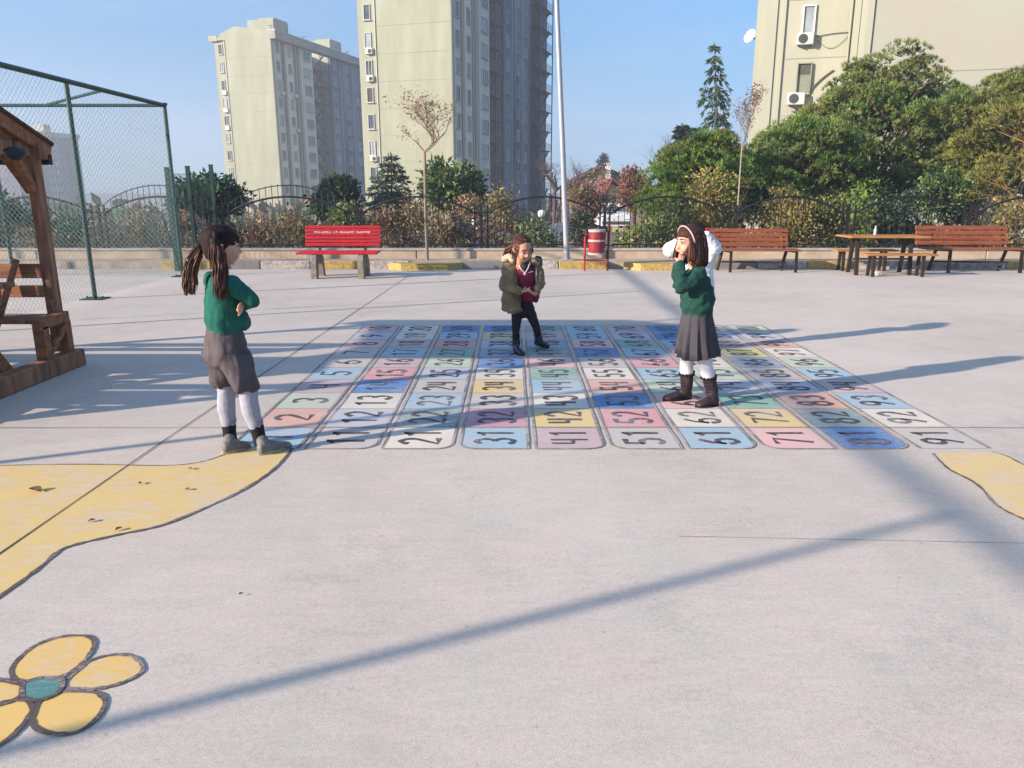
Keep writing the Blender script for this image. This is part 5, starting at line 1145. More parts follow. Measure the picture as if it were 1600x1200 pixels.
def hand(mb, wrist, d, palm_n, s=1.0, curl=.4, side=1):
    """palm with five separate fingers; d = pointing direction, palm_n = palm facing normal"""
    d = Vector(d).normalized(); n_ = Vector(palm_n).normalized(); n_ = (n_-d*n_.dot(d)).normalized(); x = d.cross(n_)*side
    w_ = Vector(wrist); L_ = .052*s
    loft(mb, [(w_, x*.018*s, n_*.014*s), (w_+d*L_*.5, x*.027*s, n_*.012*s), (w_+d*L_, x*.029*s, n_*.010*s)], 12)
    for i, ln in enumerate((.036, .041, .038, .030)):
        b_ = w_+d*L_*.95+x*(.021-.014*i)*s; dd = (d+x*(.10-.07*i)).normalized(); c_ = curl*(1+.12*i)
        p1 = b_+dd*ln*s*.5+n_*ln*s*.2*c_; p2 = p1+(dd*math.cos(c_)+n_*math.sin(c_))*ln*s*.35; p3 = p2+(dd*math.cos(2*c_)+n_*math.sin(2*c_))*ln*s*.3
        limb(mb, [b_, p1, p2, p3], [.0078*s, .0072*s, .0066*s, .0055*s], 8)
    t0 = w_+d*L_*.25+x*.022*s; t1 = t0+(d*.5+x*.7+n_*.3)*.024*s; t2 = t1+(d*.85+x*.25+n_*.45)*.026*s
    limb(mb, [t0, t1, t2], [.0105*s, .009*s, .007*s], 8)
def frame(fwd, up=(0, 0, 1)):
    f = Vector(fwd).normalized(); u = Vector(up); u = (u-f*u.dot(f)).normalized(); r_ = f.cross(u); return f, u, r_   # forward, up, right
def head_shape(mb, c, f, u, r_, s=1.0):
    """child's head: cranium, face, nose, cheeks, chin, ears; c = centre, s=1 -> 0.20 m tall"""
    def P(a, b, z): return c+f*a*s+r_*b*s+u*z*s
    loft(mb, [(P(-.012, 0, .088), r_*.040*s, f*.052*s), (P(-.012, 0, .070), r_*.062*s, f*.074*s), (P(-.008, 0, .035), r_*.073*s, f*.088*s), (P(-.004, 0, .0), r_*.073*s, f*.088*s), (P(.006, 0, -.03), r_*.066*s, f*.078*s), (P(.018, 0, -.058), r_*.054*s, f*.062*s), (P(.030, 0, -.078), r_*.036*s, f*.040*s), (P(.040, 0, -.088), r_*.022*s, f*.022*s)], 20)
    limb(mb, [P(.084, 0, .008), P(.091, 0, -.012), P(.098, 0, -.025)], [.008*s, .009*s, .0105*s], 8)
    for sd in (-1, 1):
        limb(mb, [P(.096, sd*.009, -.028), P(.088, sd*.013, -.028)], [.007*s, .006*s], 7)
        limb(mb, [P(.058, sd*.036, -.03), P(.066, sd*.032, -.04)], [.024*s, .022*s], 8)          # cheek
        limb(mb, [P(.074, sd*.014, .022), P(.066, sd*.042, .022)], [.012*s, .010*s], 8)          # brow
        limb(mb, [P(-.006, sd*.075, .008), P(-.010, sd*.082, .014), P(-.010, sd*.082, -.006), P(-.004, sd*.077, -.022)], [.008*s, .011*s, .010*s, .007*s], 8)
    limb(mb, [P(.076, -.012, -.052), P(.082, 0, -.051), P(.076, .012, -.052)], [.007*s, .009*s, .007*s], 8)
    limb(mb, [P(.073, -.010, -.062), P(.078, 0, -.062), P(.073, .010, -.062)], [.006*s, .008*s, .006*s], 8)
    limb(mb, [P(.050, -.008, -.082), P(.056, 0, -.084), P(.050, .008, -.082)], [.014*s, .015*s, .014*s], 8)
def face_parts(t, c, f, u, r_, s=1.0, smile=False, sides=(-1, 1)):
    def P(a, b, z): return c+f*a*s+r_*b*s+u*z*s
    Mx = Matrix((r_, f, u)).transposed()
    for sd in sides:
        mb = MB(); mb.sphere((0, 0, 0), .0105*s, 8, sc=(1.15, .6, .62)); mb.v = [tuple(P(.0755, sd*.030, .0)+Mx@Vector(v)) for v in mb.v]; e = mb.build('eye', M_EYW, t, smooth=True)
        mb = MB(); mb.sphere((0, 0, 0), .0062*s, 8, sc=(1, .6, 1)); mb.v = [tuple(P(.0815, sd*.030, .0)+Mx@Vector(v)) for v in mb.v]; mb.build('iris', M_EYE, e, smooth=True)
        mb = MB(); limb(mb, [P(.083, sd*.016, .010), P(.084, sd*.030, .0115), P(.074, sd*.044, .006)], [.0022*s, .0026*s, .0018*s], 6); mb.build('lash', M_EYE, e, smooth=True)
        mb = MB(); limb(mb, [P(.087, sd*.014, .026), P(.083, sd*.032, .032), P(.068, sd*.048, .024)], [.0028*s, .0032*s, .002*s], 6); mb.build('eyebrow', M_HD, t, smooth=True)
    mb = MB(); w_ = .018 if not smile else .024; zz = -.055; up = .006 if smile else 0
    limb(mb, [P(.072, -w_, zz+up), P(.083, -.006, zz), P(.085, 0, zz-.001), P(.083, .006, zz), P(.072, w_, zz+up)], [.0018*s, .0036*s, .0036*s, .0036*s, .0018*s], 6)
    mb.build('mouth', M_LIP, t, smooth=True)
    if smile:
        mb = MB(); limb(mb, [P(.081, -.012, zz+.001), P(.0875, 0, zz-.0005), P(.081, .012, zz+.001)], [.0016*s, .003*s, .0016*s], 6); mb.build('teeth', M_EYW, t, smooth=True)
def hair_cap(mb, c, f, u, r_, s=1.0, front=.058, k=1.06):
    """skull cap that leaves the face free"""
    def P(a, b, z): return c+f*a*s+r_*b*s+u*z*s
    loft(mb, [(P(-.014, 0, .097), r_*.044*s, f*.056*s), (P(-.014, 0, .080), r_*.068*s*k, f*.078*s*k), (P(-.016, 0, .045), r_*.077*s*k, f*.088*s*k), (P(-.030, 0, .005), r_*.077*s*k, f*.072*s*k), (P(-.042, 0, -.035), r_*.068*s*k, f*.052*s*k), (P(-.05, 0, -.065), r_*.05*s, f*.034*s)], 20)
def skull_strands(mb, c, f, u, r_, s, starts, tie, n, rn, r0=.0042, lift=.004, mi=lambda i: 0):
    """locks that follow the skull from the hairline or parting to the tie"""
    for i in range(n):
        a = Vector(starts(rn)).normalized(); b = Vector(tie).normalized(); pts = []
        for j in range(7):
            d = a.lerp(b, j/6).normalized(); k_ = 1.05+lift*8*math.sin(math.pi*j/6)+rn.uniform(-.008, .008)
            pts.append(c-f*.012*s+(f*d.x*.088+r_*d.y*.079+u*d.z*.097)*s*k_)
        mb.tube(pts, [r0*.7, r0, r0*1.1, r0*1.1, r0*1.1, r0, r0*.8], 4, mi=mi(i))
def strands(mb, root_fn, path_fn, n, r0, rs, mi_fn=None):
    for i in range(n):
        a = root_fn(i); pts = path_fn(a, i); k_ = len(pts)
        rad = [r0*rs.uniform(.7, 1.2)*(1-.75*(j/(k_-1))**2.2) for j in range(k_)]
        mb.tube(pts, rad, 5, mi=(mi_fn(i) if mi_fn else 0))
def shoe(t, heel, toe, ankle, ms, msole, s=1.0, name='shoe', shaft=None, mshaft=None):
    heel = Vector(heel); toe = Vector(toe); d = (toe-heel).normalized(); L_ = (toe-heel).length; x = d.cross(Vector((0, 0, 1))).normalized(); z = x.cross(d)
    mb = MB(); Lr = L_
    sec = [(heel+d*.012+z*.040, .028, .030), (heel+d*Lr*.22+z*.042, .034, .036), (heel+d*Lr*.45+z*.038, .034, .034), (heel+d*Lr*.66+z*.029, .038, .026), (heel+d*Lr*.84+z*.024, .037, .021), (heel+d*(Lr-.012)+z*.021, .026, .016)]
    loft(mb, [(p, x*a*s, z*b*s) for p, a, b in sec], 16)
    if shaft: limb(mb, [heel+d*.05+z*.05]+[Vector(q) for q in shaft[0]], [.034*s]+shaft[1], 14)
    else: limb(mb, [heel+d*.045+z*.05, Vector(ankle)*.35+(heel+d*.045+z*.07)*.65], [.033*s, .034*s], 14)
    sh_ = fuse(mb, name, ms, t, .006, 3, wrinkle=.0012, wsc=40)
    mb = MB(); n_ = 22; ring0 = []; ring1 = []
    for j in range(n_):
        a = 2*math.pi*j/n_; u_ = (math.cos(a)+1)/2; wd = (.027+.011*math.sin(math.pi*min(1, u_*1.05))+(.004 if u_ > .6 else 0))*s
        p = heel+d*(-.004+(Lr+.006)*u_)+x*math.sin(a)*wd; ring0.append(p+z*.001); ring1.append(p+z*((.018 if shaft else .021)+.004*(1-u_)))
    mb.rings([ring0, ring1]); mb.build('sole', msole, sh_, smooth=True, angle=50)
    if not shaft:
        mb = MB()
        for q_ in (.34, .42, .50, .58):
            c_ = heel+d*Lr*q_+z*(.093-.075*q_)*s; mb.tube([c_-x*.02*s+d*.006-z*.006, c_+z*.003, c_+x*.02*s-d*.006-z*.006], .003, 5)
        mb.build('lace', M_SOLE, sh_)
    return sh_

# ---------------------------------------------------------------- girl 1: pigtails, arms crossed, seen from behind
Y0 = 4.34
def P1(px, py, dy=0): return W(px, py, Y0+dy)
ro = G(385, 706); g1 = thing('person', 'girl with two pigtails standing with crossed arms in a green sweater and grey shorts', 'person', (ro.x, ro.y, 0))
f = Vector((.86, .51, 0)).normalized(); r_ = Vector((f.y, -f.x, 0))          # body forward, body right (towards camera)
hf, hu, hr = frame((.90, .43, -.10)); hc = P1(347, 385, 0); hs = 1.02
mb = MB(); head_shape(mb, hc, hf, hu, hr, hs)
neck = P1(343, 427, 0); limb(mb, [hc+hu*-.045-hf*.012, neck, P1(343, 445, 0)], [.044, .040, .05])
chest = P1(347, 462); waist = P1(350, 507); pelv = P1(352, 538)
loft(mb, [(P1(344, 440), r_*.085, f*.05), (chest, r_*.10, f*.065), (waist, r_*.09, f*.065), (pelv, r_*.10, f*.072), (P1(353, 555), r_*.09, f*.065)])
rsh = P1(364, 445, -.10); lsh = P1(330, 440, .10); rel = P1(392, 470, -.085); lel = P1(372, 478, .16)
rha = P1(362, 478, .10); 
limb(mb, [rsh, rsh.lerp(rel, .5), rel], [.038, .034, .029]); limb(mb, [rel, rel.lerp(rha, .5), rha], [.028, .025, .019])
lha = P1(377, 478, -.09); limb(mb, [lsh, lsh.lerp(lel, .5), lel], [.038, .034, .029]); limb(mb, [lel, lel.lerp(lha, .5), lha], [.028, .024, .018])
hand(mb, lha-r_*.01, r_+Vector((-.15, 0, -.1)), -f, .95, .7)
hand(mb, rha, -r_+f*.2, -f, .95, .6)
rhip = P1(363, 552, -.05); lhip = P1(343, 550, .055); rkn = P1(388, 617, -.06); lkn = P1(354, 612, .055); ran = P1(405, 683, -.055); lan = P1(359, 681, .055)
for h_, k_, a_ in ((rhip, rkn, ran), (lhip, lkn, lan)):
    limb(mb, [h_, h_.lerp(k_, .5), k_, k_.lerp(a_, .35)-f*.008, a_, a_+Vector((0, 0, -.03))], [.038, .046, .038, .038, .027, .027])
fuse(mb, 'body', M_SK, g1, .007, 3)
face_parts(g1, hc, hf, hu, hr, hs)
# sweater
mb = MB()
loft(mb, [(P1(343, 436), r_*.060, f*.050), (P1(345, 447), r_*.118, f*.070), (P1(347, 465), r_*.132, f*.092), (P1(349, 488), r_*.128, f*.100), (P1(351, 504), r_*.130, f*.102), (P1(352, 516), r_*.118, f*.093)], 22)
limb(mb, [rsh+Vector((-.01, 0, .006)), rsh.lerp(rel, .5), rel+Vector((.004, 0, 0))], [.050, .046, .041]); limb(mb, [rel, rel.lerp(rha, .45), rha.lerp(rel, .1)], [.041, .036, .028])
limb(mb, [lsh+Vector((.01, 0, .006)), lsh.lerp(lel, .5), lel], [.050, .046, .041]); limb(mb, [lel, lel.lerp(lha, .45), lha.lerp(lel, .22)], [.040, .036, .027])
limb(mb, [P1(375, 498, -.03), P1(380, 505, .02)], [.05, .04])
fuse(mb, 'sweater', M_SWT, g1, .007, 3, wrinkle=.011, wsc=13, wst=(1, 1, .75), seed=3)
mb = MB(); n_ = 20; c0 = P1(343, 434)
mb.rings([[c0+Vector((math.cos(a)*r0, math.sin(a)*r0*.9, z_)) for a in np.linspace(0, 6.283*(n_-1)/n_, n_)] for r0, z_ in ((.050, -.012), (.046, .004), (.040, .010))], cap=False)
mb.build('collar', mat('lime_collar', S(200, 214, 170, .6)), g1, smooth=True)
# shorts
mb = MB()
loft(mb, [(P1(351, 513), r_*.116, f*.092), (P1(352, 530), r_*.132, f*.108), (P1(353, 552), r_*.145, f*.115), (P1(355, 566), r_*.125, f*.098)], 22)
for h_, k_, px_, py_, dy_ in ((rhip, rkn, 385, 607, -.062), (lhip, lkn, 351, 600, .058)):
    q = P1(px_, py_, dy_); loft(mb, [(h_+Vector((0, 0, .0)), r_*.082, f*.10), (h_.lerp(q, .5), r_*.078, f*.088), (q, r_*.068, f*.076)], 18)
fuse(mb, 'shorts', M_SHT, g1, .007, 2, wrinkle=.012, wsc=12, wst=(1, 1, .6), seed=9)
mb = MB()
loft(mb, [(P1(351, 511), r_*.119, f*.095), (P1(351.5, 518), r_*.122, f*.098)], 26); fuse(mb, 'waistband', M_SHT, g1, .007, 1, wrinkle=.004, wsc=40, wst=(1, 1, .2))
mb = MB(); 
for (a_, b_) in (((328, 530), (345, 531)), ((345, 531), (350, 529))): pass
for k_, a_, sd in ((rkn, ran, -1), (lkn, lan, 1)):
    mb = MB(); e_ = k_.lerp(a_, .76); limb(mb, [k_+Vector((0, 0, .04)), k_, k_.lerp(a_, .35)-f*.008, e_], [.056, .053, .053, .041]); tg_ = fuse(mb, 'legging', M_TGT, g1, .007, 2, wrinkle=.002, wsc=18)
    for q_ in (.62, .67):
        mb = MB(); c_ = k_.lerp(a_, q_); ax = (a_-k_).normalized(); u_, v_ = ax.orthogonal().normalized(), ax.cross(ax.orthogonal().normalized()); rr0 = .046 if q_ < .65 else .0445
        mb.rings([[c_+ax*dz+(u_*math.cos(a)+v_*math.sin(a))*rr0 for a in np.linspace(0, 6.283*17/18, 18)] for dz in (-.003, .003)], cap=False); mb.build('stripe', M_GLIN, tg_)
    mb = MB(); limb(mb, [k_.lerp(a_, .74), k_.lerp(a_, .9), a_, a_+Vector((.004, 0, -.035))], [.0425, .040, .039, .040]); fuse(mb, 'sock', M_SOCK, g1, .007, 2, wrinkle=.002, wsc=25)
shoe(g1, G(403, 712), G(456, 699), ran, M_SHOE, M_SOLE, 1.05); shoe(g1, G(348, 710), G(392, 699), lan, M_SHOE, M_SOLE, 1.05)
for base_, toe_ in ((G(403, 712), G(456, 699)), (G(348, 710), G(392, 699))):
    pass
# hair: cap, parting, two pigtails
mb = MB(); hair_cap(mb, hc, hf, hu, hr, hs*1.02)
limb(mb, [hc+hu*.070*hs+hf*.045, hc+hu*.045+hf*.074, hc+hu*.02+hf*.055+hr*.045], [.03, .018, .012]); limb(mb, [hc+hr*.068+hu*.04+hf*.02, hc+hr*.070+hu*.0-hf*.0, hc+hr*.058-hu*.04-hf*.035], [.022, .016, .016]); limb(mb, [hc-hr*.068+hu*.04+hf*.02, hc-hr*.070+hu*.0-hf*.0], [.022, .016])
hr1 = fuse(mb, 'hair', M_HD, g1, .0055, 2, wrinkle=.0022, wsc=60, wst=(1, 1, .35))
rs = random.Random(5)
mb = MB()
for sd, tie in ((1, (-.72, .62, .12)), (-1, (-.80, -.55, .12))):
    skull_strands(mb, hc, hf, hu, hr, hs, lambda q, sd=sd: (lambda t_: (math.cos(t_), sd*.05, math.sin(t_)))(q.uniform(.55, 3.3)), tie, 60, rs, mi=lambda i: 1 if i % 6 == 0 else 0)
    skull_strands(mb, hc, hf, hu, hr, hs, lambda q, sd=sd: (q.uniform(.45, .80), sd*q.uniform(.2, .8), q.uniform(.12, .62)), tie, 46, rs, mi=lambda i: 1 if i % 7 == 0 else 0)
mb.build('combed_hair', [M_HD, M_HB], hr1, smooth=True)
for px_a, dy_a, px_b, py_b, seed, wd in ((335, -.125, 345, 464, 1, .058), (311, .0, 297, 458, 2, .055)):
    a0 = W(px_a, 377 if px_a > 320 else 384, Y0+dy_a); b0 = W(px_b, py_b, Y0+dy_a-.03); rn = random.Random(seed)
    # gathered hair drawn from the parting to the tie
    mb = MB()
    for i in range(26):
        a = rn.uniform(-1.3, 1.3); st = hc+hu*(.075*math.cos(a)+.01)*hs+hr*(.055*math.sin(a)+.02*(1 if px_a > 320 else -1))-hf*.02
        m_ = st.lerp(a0, .5)+(st.lerp(a0, .5)-hc).normalized()*.035; mb.tube([st, m_, a0], [.006, .007, .006], 5)
    mb.build('gathered_hair', M_HD, hr1, smooth=True)
    mb = MB()
    for i in range(150):
        off = Vector((max(-1.25, min(1.25, rn.gauss(0, .8))), max(-1.25, min(1.25, rn.gauss(0, .8))), 0)); ln = rn.uniform(.8, 1.06); k_ = 8; pts = []; ph = rn.uniform(0, 6.28); wv = rn.uniform(.003, .009)
        for j in range(k_):
            u = j/(k_-1); c_ = a0.lerp(a0+(b0-a0)*ln, u); bulge = wd*(min(1, u*3.2+.12)**.7)*(1-.28*u)
            out = Vector((-.35 if px_a < 320 else .15, 0, 0))*.06*math.sin(math.pi*u)
            pts.append(c_+off*bulge*.5+out+Vector((math.sin(u*9+ph)*wv, math.cos(u*8+ph)*wv, 0)))
        mb.tube(pts, [.0040, .0052, .0055, .0054, .005, .0044, .0034, .0015], 4, mi=1 if rn.random() < .42 else 0)
    mb.build('pigtail', [M_HB, M_HT], hr1, smooth=True)
    mb = MB(); mb.sphere(a0, .023, 8, sc=(1.1, 1, 1)); mb.build('hair_tie', M_BRC, hr1, smooth=True)

# ---------------------------------------------------------------- girl 2: olive jacket, hopping
Y0 = 7.22
def P2(px, py, dy=0): return W(px, py, Y0+dy)
ro = G(826, 550); g2 = thing('person', 'smiling girl bending forward in an olive jacket and maroon vest, mid-hop on the board', 'person', (ro.x, ro.y, 0))
f = Vector((.30, -.95, 0)).normalized(); r_ = Vector((-1, -.25, 0)).normalized()
hf, hu, hr = frame((.42, -.84, -.34), (.0, -.25, 1)); hc = P2(817, 389, -.22); hs = 1.08
mb = MB(); head_shape(mb, hc, hf, hu, hr, hs); limb(mb, [hc-hu*.05-hf*.01, P2(813, 412, -.12), P2(814, 420, -.08)], [.04, .038, .045])
loft(mb, [(P2(819, 418, -.05), r_*.07, f*.05), (P2(820, 437, -.02), r_*.065, f*.06), (P2(819, 462, .02), r_*.065, f*.06), (P2(817, 480, .04), r_*.08, f*.06)])
rsh = P2(796, 416, -.04); lsh = P2(838, 413, -.04); rel = P2(789, 447, -.10); lel = P2(845, 443, -.10); rha = P2(814, 456, -.25); lha = P2(836, 460, -.27)
limb(mb, [rsh, rsh.lerp(rel, .5), rel], [.036, .032, .028]); limb(mb, [rel, rel.lerp(rha, .5), rha], [.027, .024, .018])
limb(mb, [lsh, lsh.lerp(lel, .5), lel], [.036, .032, .028]); limb(mb, [lel, lel.lerp(lha, .5), lha], [.027, .024, .018])
hand(mb, rha, P2(834, 451, -.27)-rha, Vector((.1, -.3, 1)), 1.05, .35, -1); hand(mb, lha, P2(822, 452, -.30)-lha, Vector((0, .2, 1)), 1.0, .3)
rhip = P2(808, 484, .02); lhip = P2(826, 482, .02); rkn = P2(806, 517, -.03); lkn = P2(838, 512, -.02); ran = P2(807, 543, .02); lan = P2(843, 535, .05)
for h_, k_, a_ in ((rhip, rkn, ran), (lhip, lkn, lan)): limb(mb, [h_, h_.lerp(k_, .5), k_, k_.lerp(a_, .35), a_], [.050, .042, .032, .032, .026])
fuse(mb, 'body', M_SK2, g2, .008, 3); face_parts(g2, hc, hf, hu, hr, hs, smile=True)
mb = MB(); loft(mb, [(P2(815, 470, .03), r_*.10, f*.08), (P2(815, 484, .03), r_*.115, f*.09), (P2(816, 492, .03), r_*.10, f*.08)])
for h_, k_, a_ in ((rhip, rkn, ran), (lhip, lkn, lan)): limb(mb, [h_, h_.lerp(k_, .5), k_, k_.lerp(a_, .35), a_], [.058, .048, .036, .037, .032])
fuse(mb, 'leggings', M_BLK, g2, .008, 2, wrinkle=.003, wsc=20)
# vest and shirt collar
mb = MB(); loft(mb, [(P2(819, 414, -.09), r_*.05, f*.045), (P2(821, 422, -.08), r_*.078, f*.07), (P2(822, 438, -.07), r_*.082, f*.085), (P2(823, 455, -.03), r_*.080, f*.085), (P2(826, 468, -.02), r_*.072, f*.08)], 20)
fuse(mb, 'maroon_vest', M_MAR, g2, .007, 2, wrinkle=.004, wsc=18)
mb = MB(); loft(mb, [(P2(819, 410, -.13), r_*.035, f*.03), (P2(819, 420, -.155), r_*.028, f*.02)]); fuse(mb, 'shirt_collar', mat('dark_green_shirt', S(38, 66, 54, .5)), g2, .006, 2)
mb = MB()
for sd in (-1, 1): limb(mb, [P2(819-sd*9, 408, -.12), P2(819-sd*6, 419, -.175), P2(820, 427, -.19)], [.0045, .0045, .0045], 6)
mb.sphere(P2(820, 428, -.185), .012, 8); mb.build('white_piping', M_PVC, g2, smooth=True)
mb = MB(); mb.tube([P2(826, 426, -.178), P2(829, 425, -.172), P2(833, 424, -.16)], .003, 4); mb.build('chest_mark', M_PVC, g2)
# jacket: back shell with open front
mb = MB()
loft(mb, [(P2(812, 412, .02), r_*.075, f*.045), (P2(813, 422, .03), r_*.14, f*.075), (P2(812, 440, .04), r_*.15, f*.09), (P2(809, 462, .05), r_*.15, f*.095), (P2(807, 482, .05), r_*.145, f*.10)], 22)
loft(mb, [(P2(800, 418, -.05), r_*.055, f*.065), (P2(798, 435, -.06), r_*.06, f*.09), (P2(798, 455, -.06), r_*.065, f*.10), (P2(799, 470, -.05), r_*.075, f*.11), (P2(801, 484, -.04), r_*.085, f*.11)], 18)
limb(mb, [rsh+Vector((0, 0, .01)), rsh.lerp(rel, .5)+Vector((-.006, 0, 0)), rel], [.056, .054, .048]); limb(mb, [rel, rel.lerp(rha, .5), rel.lerp(rha, .88)], [.048, .042, .034])
limb(mb, [lsh+Vector((0, .02, .01)), lsh.lerp(lel, .5), lel], [.05, .046, .042]); limb(mb, [lel, lel.lerp(lha, .5), lel.lerp(lha, .8)], [.042, .036, .030])
fuse(mb, 'jacket', M_OLV, g2, .008, 2, wrinkle=.013, wsc=14, wst=(1, 1, 1.2), seed=4)
mb = MB(); loft(mb, [(P2(837, 417, -.10), r_*.007, f*.018), (P2(838, 432, -.12), r_*.008, f*.022), (P2(838, 446, -.12), r_*.007, f*.02)]); fuse(mb, 'grey_lining', M_GLIN, g2, .006, 2)
mb = MB(); loft(mb, [(P2(840, 452, -.09), r_*.018, f*.03), (P2(839, 463, -.08), r_*.022, f*.04), (P2(837, 472, -.06), r_*.018, f*.03)]); fuse(mb, 'maroon_lining', M_MAR, g2, .006, 2)
rn = random.Random(3); mb = MB(); limb(mb, [P2(788, 407, -.04), P2(794, 401, -.0), P2(802, 402, .04), P2(826, 405, .06)], [.03, .042, .045, .035]); limb(mb, [P2(790, 404, -.06), P2(797, 401, -.1), P2(801, 408, -.13)], [.03, .03, .02])
fuse(mb, 'fur_hood', M_FUR, g2, .007, 1, wrinkle=.008, wsc=50)
mb = MB(); limb(mb, [P2(836, 405, .03), P2(842, 404, .01), P2(845, 414, -.03)], [.018, .022, .016]); fuse(mb, 'hood_edge', mat('dark_fur', S(62, 50, 42, .6), rough=.95), g2, .008, 1, wrinkle=.009, wsc=40)
# hair
mb = MB(); hair_cap(mb, hc-hf*.017, hf, hu, hr, hs*.99); h2 = fuse(mb, 'hair', M_HB, g2, .006, 2, wrinkle=.002, wsc=60)
mb = MB()
for sd in (-1, 1):
    skull_strands(mb, hc, hf, hu, hr, hs, lambda q, sd=sd: (math.cos(q.uniform(1.0, 1.5)), sd*q.uniform(.02, .3), .85), (-.9, .1, .35), 36, rn, mi=lambda i: 1 if i % 2 == 0 else 0)
    skull_strands(mb, hc, hf, hu, hr, hs, lambda q, sd=sd: (q.uniform(.15, .5), sd*q.uniform(.45, .9), q.uniform(.05, .75)), (-.9, .1, .35), 40, rn, mi=lambda i: 1 if i % 3 else 0)
mb.build('combed_hair', [M_HB, M_HT], h2, smooth=True)
mb = MB(); tie = hc-hf*.09+hu*.035+hr*.03
for i in range(60):
    off = Vector((rn.gauss(0, 1), rn.gauss(0, 1), rn.gauss(0, 1)))*.012; e = P2(791+rn.uniform(-5, 8), 402+rn.uniform(-4, 5), -.02); m_ = tie.lerp(e, .45)+Vector((-.03, 0, .0))
    mb.tube([tie+off*.3, m_+off, tie.lerp(e, .75)+Vector((-.012, 0, 0))+off, e+off*.6], [.004, .005, .004, .0015], 4, mi=rn.random() < .4)
for sd in (-1, 1):
    for i in range(8): mb.tube([hc+hu*(.05+.01*i/8)+hr*sd*.055+hf*(.05-.01*i), hc+hr*sd*.082+hf*(.045-.008*i), hc+hr*sd*.076-hu*(.05+.012*(i%3))+hf*(.042-.008*i)], [.004, .0045, .002], 4, mi=i % 2)
mb.build('ponytail', [M_HB, M_HT], h2, smooth=True)
for (hx, tx, an_, kn_) in (((813, 549), (815, 558), ran, rkn), ((841, 541), (850, 546), lan, lkn)):
    hl = G(*hx); to = G(*tx); dd = (to-hl); dd.z = 0; dd.normalize(); c_ = G((hx[0]+tx[0])/2-(1 if hx[0] > 830 else 4), (hx[1]+tx[1])/2)
    dd = Vector((.45, -.9, 0)).normalized() if hx[0] < 830 else Vector((.75, -.65, 0)).normalized()
    lift = Vector((0, 0, .0 if hx[0] < 830 else .03)); hl = c_-dd*.075+lift; to = c_+dd*.105+lift-Vector((0, 0, .02 if hx[0] > 830 else 0))
    shoe(g2, hl, to, an_, M_NAVY, M_SOCK, .95, name='boot', shaft=([an_, an_.lerp(kn_, .38)], [.038, .041]))

# ---------------------------------------------------------------- girl 3: green sweater, grey skirt, hand at her face
Y0 = 5.36
def P3(px, py, dy=0): return W(px, py, Y0+dy)
ro = G(1085, 628); g3 = thing('person', 'girl in dark green sweater and grey pleated skirt facing left, hand at her mouth', 'person', (ro.x, ro.y, 0))
f = Vector((-.93, -.36, 0)).normalized(); r_ = Vector((f.y, -f.x, 0))       # right = away side
L = -r_
hf, hu, hr = frame((-.90, -.42, -.10)); hc = P3(1077, 378, 0); hs = 1.03
mb = MB(); head_shape(mb, hc, hf, hu, hr, hs); limb(mb, [hc-hu*.05-hf*.014, P3(1085, 418), P3(1087, 430)], [.042, .04, .05])
loft(mb, [(P3(1088, 428), r_*.10, f*.055), (P3(1089, 450), r_*.11, f*.082), (P3(1089, 475), r_*.10, f*.082), (P3(1089, 497), r_*.09, f*.075), (P3(1089, 515), r_*.08, f*.06)])
lsh = P3(1092, 430, -.10); rsh = P3(1083, 428, .10); lel = P3(1066, 450, -.15); rel = P3(1060, 444, .10); lha = P3(1062, 411, -.11); rha = P3(1058, 414, .03)
limb(mb, [lsh, lsh.lerp(lel, .5), lel], [.038, .034, .029]); limb(mb, [lel, lel.lerp(lha, .5), lha], [.028, .024, .018]); limb(mb, [rsh, rsh.lerp(rel, .5), rel], [.038, .034, .029]); limb(mb, [rel, rel.lerp(rha, .5), rha], [.028, .024, .018])
hand(mb, lha, P3(1066, 399, -.075)-lha, Vector((.2, 1, .1)), .9, .5); hand(mb, rha, P3(1061, 404, -.01)-rha, Vector((.6, -.2, 0)), .9, .9, -1)
lhip = P3(1094, 520, -.06); rhip = P3(1084, 518, .06); lkn = P3(1102, 568, -.05); rkn = P3(1073, 566, .05); lan = P3(1113, 612, -.04); ran = P3(1073, 602, .06)
for h_, k_, a_ in ((rhip, rkn, ran), (lhip, lkn, lan)): limb(mb, [h_, h_.lerp(k_, .5), k_, k_.lerp(a_, .35), a_], [.05, .046, .038, .038, .028])
fuse(mb, 'body', M_SK, g3, .0075, 3); face_parts(g3, hc, hf, hu, hr, hs)
mb = MB()
for h_, k_, a_ in ((rhip, rkn, ran), (lhip, lkn, lan)): limb(mb, [h_, h_.lerp(k_, .5), k_, k_.lerp(a_, .35), a_], [.056, .054, .050, .050, .038])
fuse(mb, 'tights', M_WTG, g3, .0075, 2)
mb = MB()
loft(mb, [(P3(1087, 423), r_*.058, f*.05), (P3(1088, 432), r_*.112, f*.068), (P3(1089, 450), r_*.128, f*.098), (P3(1090, 466), r_*.128, f*.108), (P3(1089, 478), r_*.124, f*.110), (P3(1089, 487), r_*.108, f*.094), (P3(1089, 492), r_*.104, f*.090)], 22)
limb(mb, [lsh+Vector((0, 0, .006)), lsh.lerp(lel, .5), lel], [.052, .050, .044]); limb(mb, [lel, lel.lerp(lha, .45), lel.lerp(lha, .92)], [.044, .040, .031])
limb(mb, [rsh, rsh.lerp(rel, .5), rel], [.050, .046, .042]); limb(mb, [rel, rel.lerp(rha, .45), rel.lerp(rha, .9)], [.042, .038, .030])
fuse(mb, 'sweater', M_SWT2, g3, .007, 3, wrinkle=.012, wsc=13, wst=(1, 1, 1.1), seed=7)
